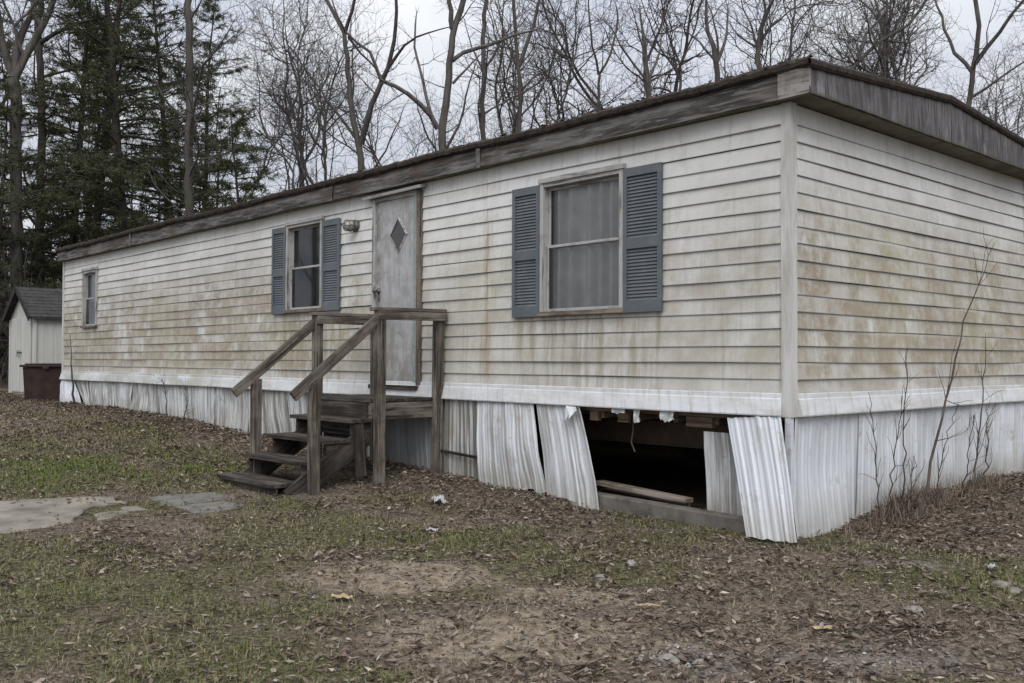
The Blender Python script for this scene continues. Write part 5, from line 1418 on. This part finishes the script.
def leaf_d(x, y):
    g, d, gr = cover(x, y); n = fbm(x * 1.4, y * 1.4, 131, 4); n2 = fbm(x * 5, y * 5, 137, 2)
    drift = sstep(.46, .6, fbm(x * 1.1, y * 1.1, 133, 4)); cl_ = sstep(.42, .6, n2)
    v = (.10 + .75 * drift * (.25 + .75 * cl_) + .16 * cl_) * (1 - .5 * g) * (1 - .55 * d) * (1 - .35 * gr)
    v = v * (1 - .8 * rot_ell(x, y, -6.5, -2.6, 1.7, 1.1))
    v = v + .8 * np.exp(-((y + .3) / .42) ** 2) * (x < -1.7) * (x > -16.6) + .9 * np.exp(-((x - .55) / .7) ** 2) * (y > .4) + .25 * rot_ell(x, y, .6, -2.0, 1.5, .8) * n2 * 1.5
    for sl in SLABS: v = np.where(in_poly(x, y, sl), v * .3, v)
    wd_ = sstep(19, 25, np.hypot(x - 3.9, y + 6.3)); v = np.maximum(v, wd_ * .8)
    v = np.where((x > -5.3) & (x < -4) & (y > -1.9) & (y < 0), v * .5, v)
    return np.clip(v, 0, 1)
def grass_d(x, y):
    g, d, gr = cover(x, y); n2 = fbm(x * 4, y * 4, 151, 3)
    v = (.86 + .5 * rot_ell(x, y, -6.5, -2.6, 1.5, 1.1)) * np.clip((g - .28) * 1.5, 0, 1) * np.clip(n2 * 1.9 - .25, 0.05, 1) * (1 - d) * (1 - gr * .9)
    v = np.where(np.hypot(x - 3.9, y + 6.3) > 22, v * .15, v)
    return v * (1 - .85 * np.exp(-((y + .2) / .4) ** 2) * (x < -1.9))
def straw_d(x, y):
    g, d, gr = cover(x, y); n2 = fbm(x * 3, y * 3, 161, 3)
    return np.clip(1.5 * (n2 - .24), 0.08, 1) * (1 - .6 * d) * (1 - .7 * gr) * (1 - .35 * g)
R2 = np.random.default_rng(404)
leaves('fallen_leaves', R2, 480000, leaf_d, (.012, .07), 'brown dead leaves strewn over the yard and heaped along the walls')
blades('grass', R2, 500000, grass_d, (.012, .05), 'grass', 'short patchy green grass over the yard', .6)
blades('dead_grass', R2, 420000, straw_d, (.012, .05), 'straw', 'flattened straw coloured dead grass', 1.3)
def pebbles():
    rng = R2; x, y, r = sample(rng, 90000, 2.6, 12, .1); g, d, gr = cover(x, y); k = rng.random(len(x)) < np.clip(gr * .6 + d * .22 + .02, 0, 1); x, y = x[k], y[k]; N = len(x)
    z = ground_z(x, y); s = rng.uniform(.004, .014, N) * np.where(rng.random(N) < .06, 1.8, 1)
    base = np.array([[1, 0, 0], [0, 1, 0], [-1, 0, 0], [0, -1, 0], [0, 0, .7], [0, 0, -.7]], float)
    T = np.array([[0, 1, 4], [1, 2, 4], [2, 3, 4], [3, 0, 4], [1, 0, 5], [2, 1, 5], [3, 2, 5], [0, 3, 5]])
    a = rng.uniform(0, 6.28, N); ca, sa = np.cos(a), np.sin(a)
    Bv = base[None] * (1 + rng.uniform(-.35, .35, (N, 6, 3)))
    Bv = Bv * s[:, None, None]; Vx = Bv[..., 0] * ca[:, None] - Bv[..., 1] * sa[:, None] * .7; Vy = Bv[..., 0] * sa[:, None] + Bv[..., 1] * ca[:, None] * .7
    V = np.stack([Vx + x[:, None], Vy + y[:, None], Bv[..., 2] + (z + s * .25)[:, None]], -1).reshape(-1, 3)
    Fp = (np.arange(N) * 6)[:, None, None] + T[None]
    o = np_mesh('gravel', V, Fp.reshape(-1, 3), M['pebble'], None, {'rnd': ('FLOAT', np.repeat(np.clip(rng.beta(2, 2.5, N), 0, 1), 6))})
    tag(o, 'loose grey gravel and grit on the worn ground', kind='stuff')
pebbles()
def weedy():
    rng = R2; N = 1500; y = np.concatenate([rng.normal(1.35, .35, N), rng.normal(2.75, .25, 500), rng.normal(.5, 1.2, 300)]); x = .2 + np.abs(rng.normal(.08, .14, len(y))); N = len(y)
    k = (y > .3) & (y < 4.4); x, y = x[k], y[k]; N = len(x); z = ground_z(x, y) - .01; hh = rng.uniform(.03, .2, N) * np.exp(-((x - .25) / .3) ** 2)
    a = rng.uniform(0, 6.28, N); ln = rng.uniform(.1, .9, N); w_ = .0022
    P0 = np.stack([x, y, z], -1); S = np.stack([-np.sin(a) * w_, np.cos(a) * w_, 0 * a], -1); d = np.stack([np.cos(a) * ln, np.sin(a) * ln, np.ones(N)], -1)
    P1 = P0 + d * np.array([.45, .45, .6]) * hh[:, None]; P2 = P0 + d * hh[:, None]
    V = np.stack([P0 - S, P0 + S, P1 + S * .8, P1 - S * .8, P2 + S * .2, P2 - S * .2], 1); b = (np.arange(N) * 6)[:, None]
    Fb = np.concatenate([b + np.array([[0, 1, 2, 3]]), b + np.array([[3, 2, 4, 5]])], 0)
    o = np_mesh('weeds', V.reshape(-1, 3), Fb, M['leaf'], None, {'rnd': ('FLOAT', np.repeat(np.clip(rng.beta(1.8, 2.6, N), 0, 1), 6))})
    tag(o, 'dry weed stubble at the foot of the end wall', kind='stuff')
weedy()
# fallen twigs, too many to count
rng = R2; tb = TB(); x, y, r = sample(rng, 1500, 2.6, 16, .3)
for xx, yy in zip(x, y):
    if rng.random() > .75: continue
    L = rng.uniform(.06, .3); a = rng.uniform(0, 6.28); z0 = gz(xx, yy); p = [np.array([xx, yy, z0 + .012])]
    for i in range(3):
        a += rng.normal(0, .25); q = p[-1] + np.array([math.cos(a), math.sin(a), 0]) * L / 3; q[2] = gz(q[0], q[1]) + .014 + .01 * rng.random(); p.append(q)
    tb.add(np.array(p), np.linspace(.0035, .0018, 4) * rng.uniform(.7, 1.4), 4)
tag(tb.build('twig_litter', M['stem'], None), 'thin fallen twigs scattered over the yard', kind='stuff')
# leaves and moss caught along the roof edge
N = 5200; x = RNG.uniform(-16.3, .2, N); kk = RNG.random(N) < (.35 + .65 * sstep(-4, -.3, x)) * np.clip(fbm(x * 1.5, x * 0, 171, 3) * 2 - .5, .1, 1); x = x[kk]; N = len(x)
y = RY0 + RNG.normal(.02, .025, N); z = 3.498 + .01 * RNG.random(N) + np.where(y < RY0 - .02, -.02, 0); s = RNG.uniform(.012, .04, N)
V = (np.stack([x, y, z], -1)[:, None, :] + RNG.normal(0, .5, (N, 4, 3)) * s[:, None, None] * np.array([1, .8, .5]))
o = np_mesh('roof_leaves', V.reshape(-1, 3), np.arange(4 * N).reshape(-1, 4), M['leaf'], None, {'rnd': ('FLOAT', np.repeat(np.clip(RNG.beta(1.6, 4, N), 0, 1), 4))})
tag(o, 'dead leaves and grit caught along the eave of the home', kind='stuff')
print('built', len(bpy.data.objects))
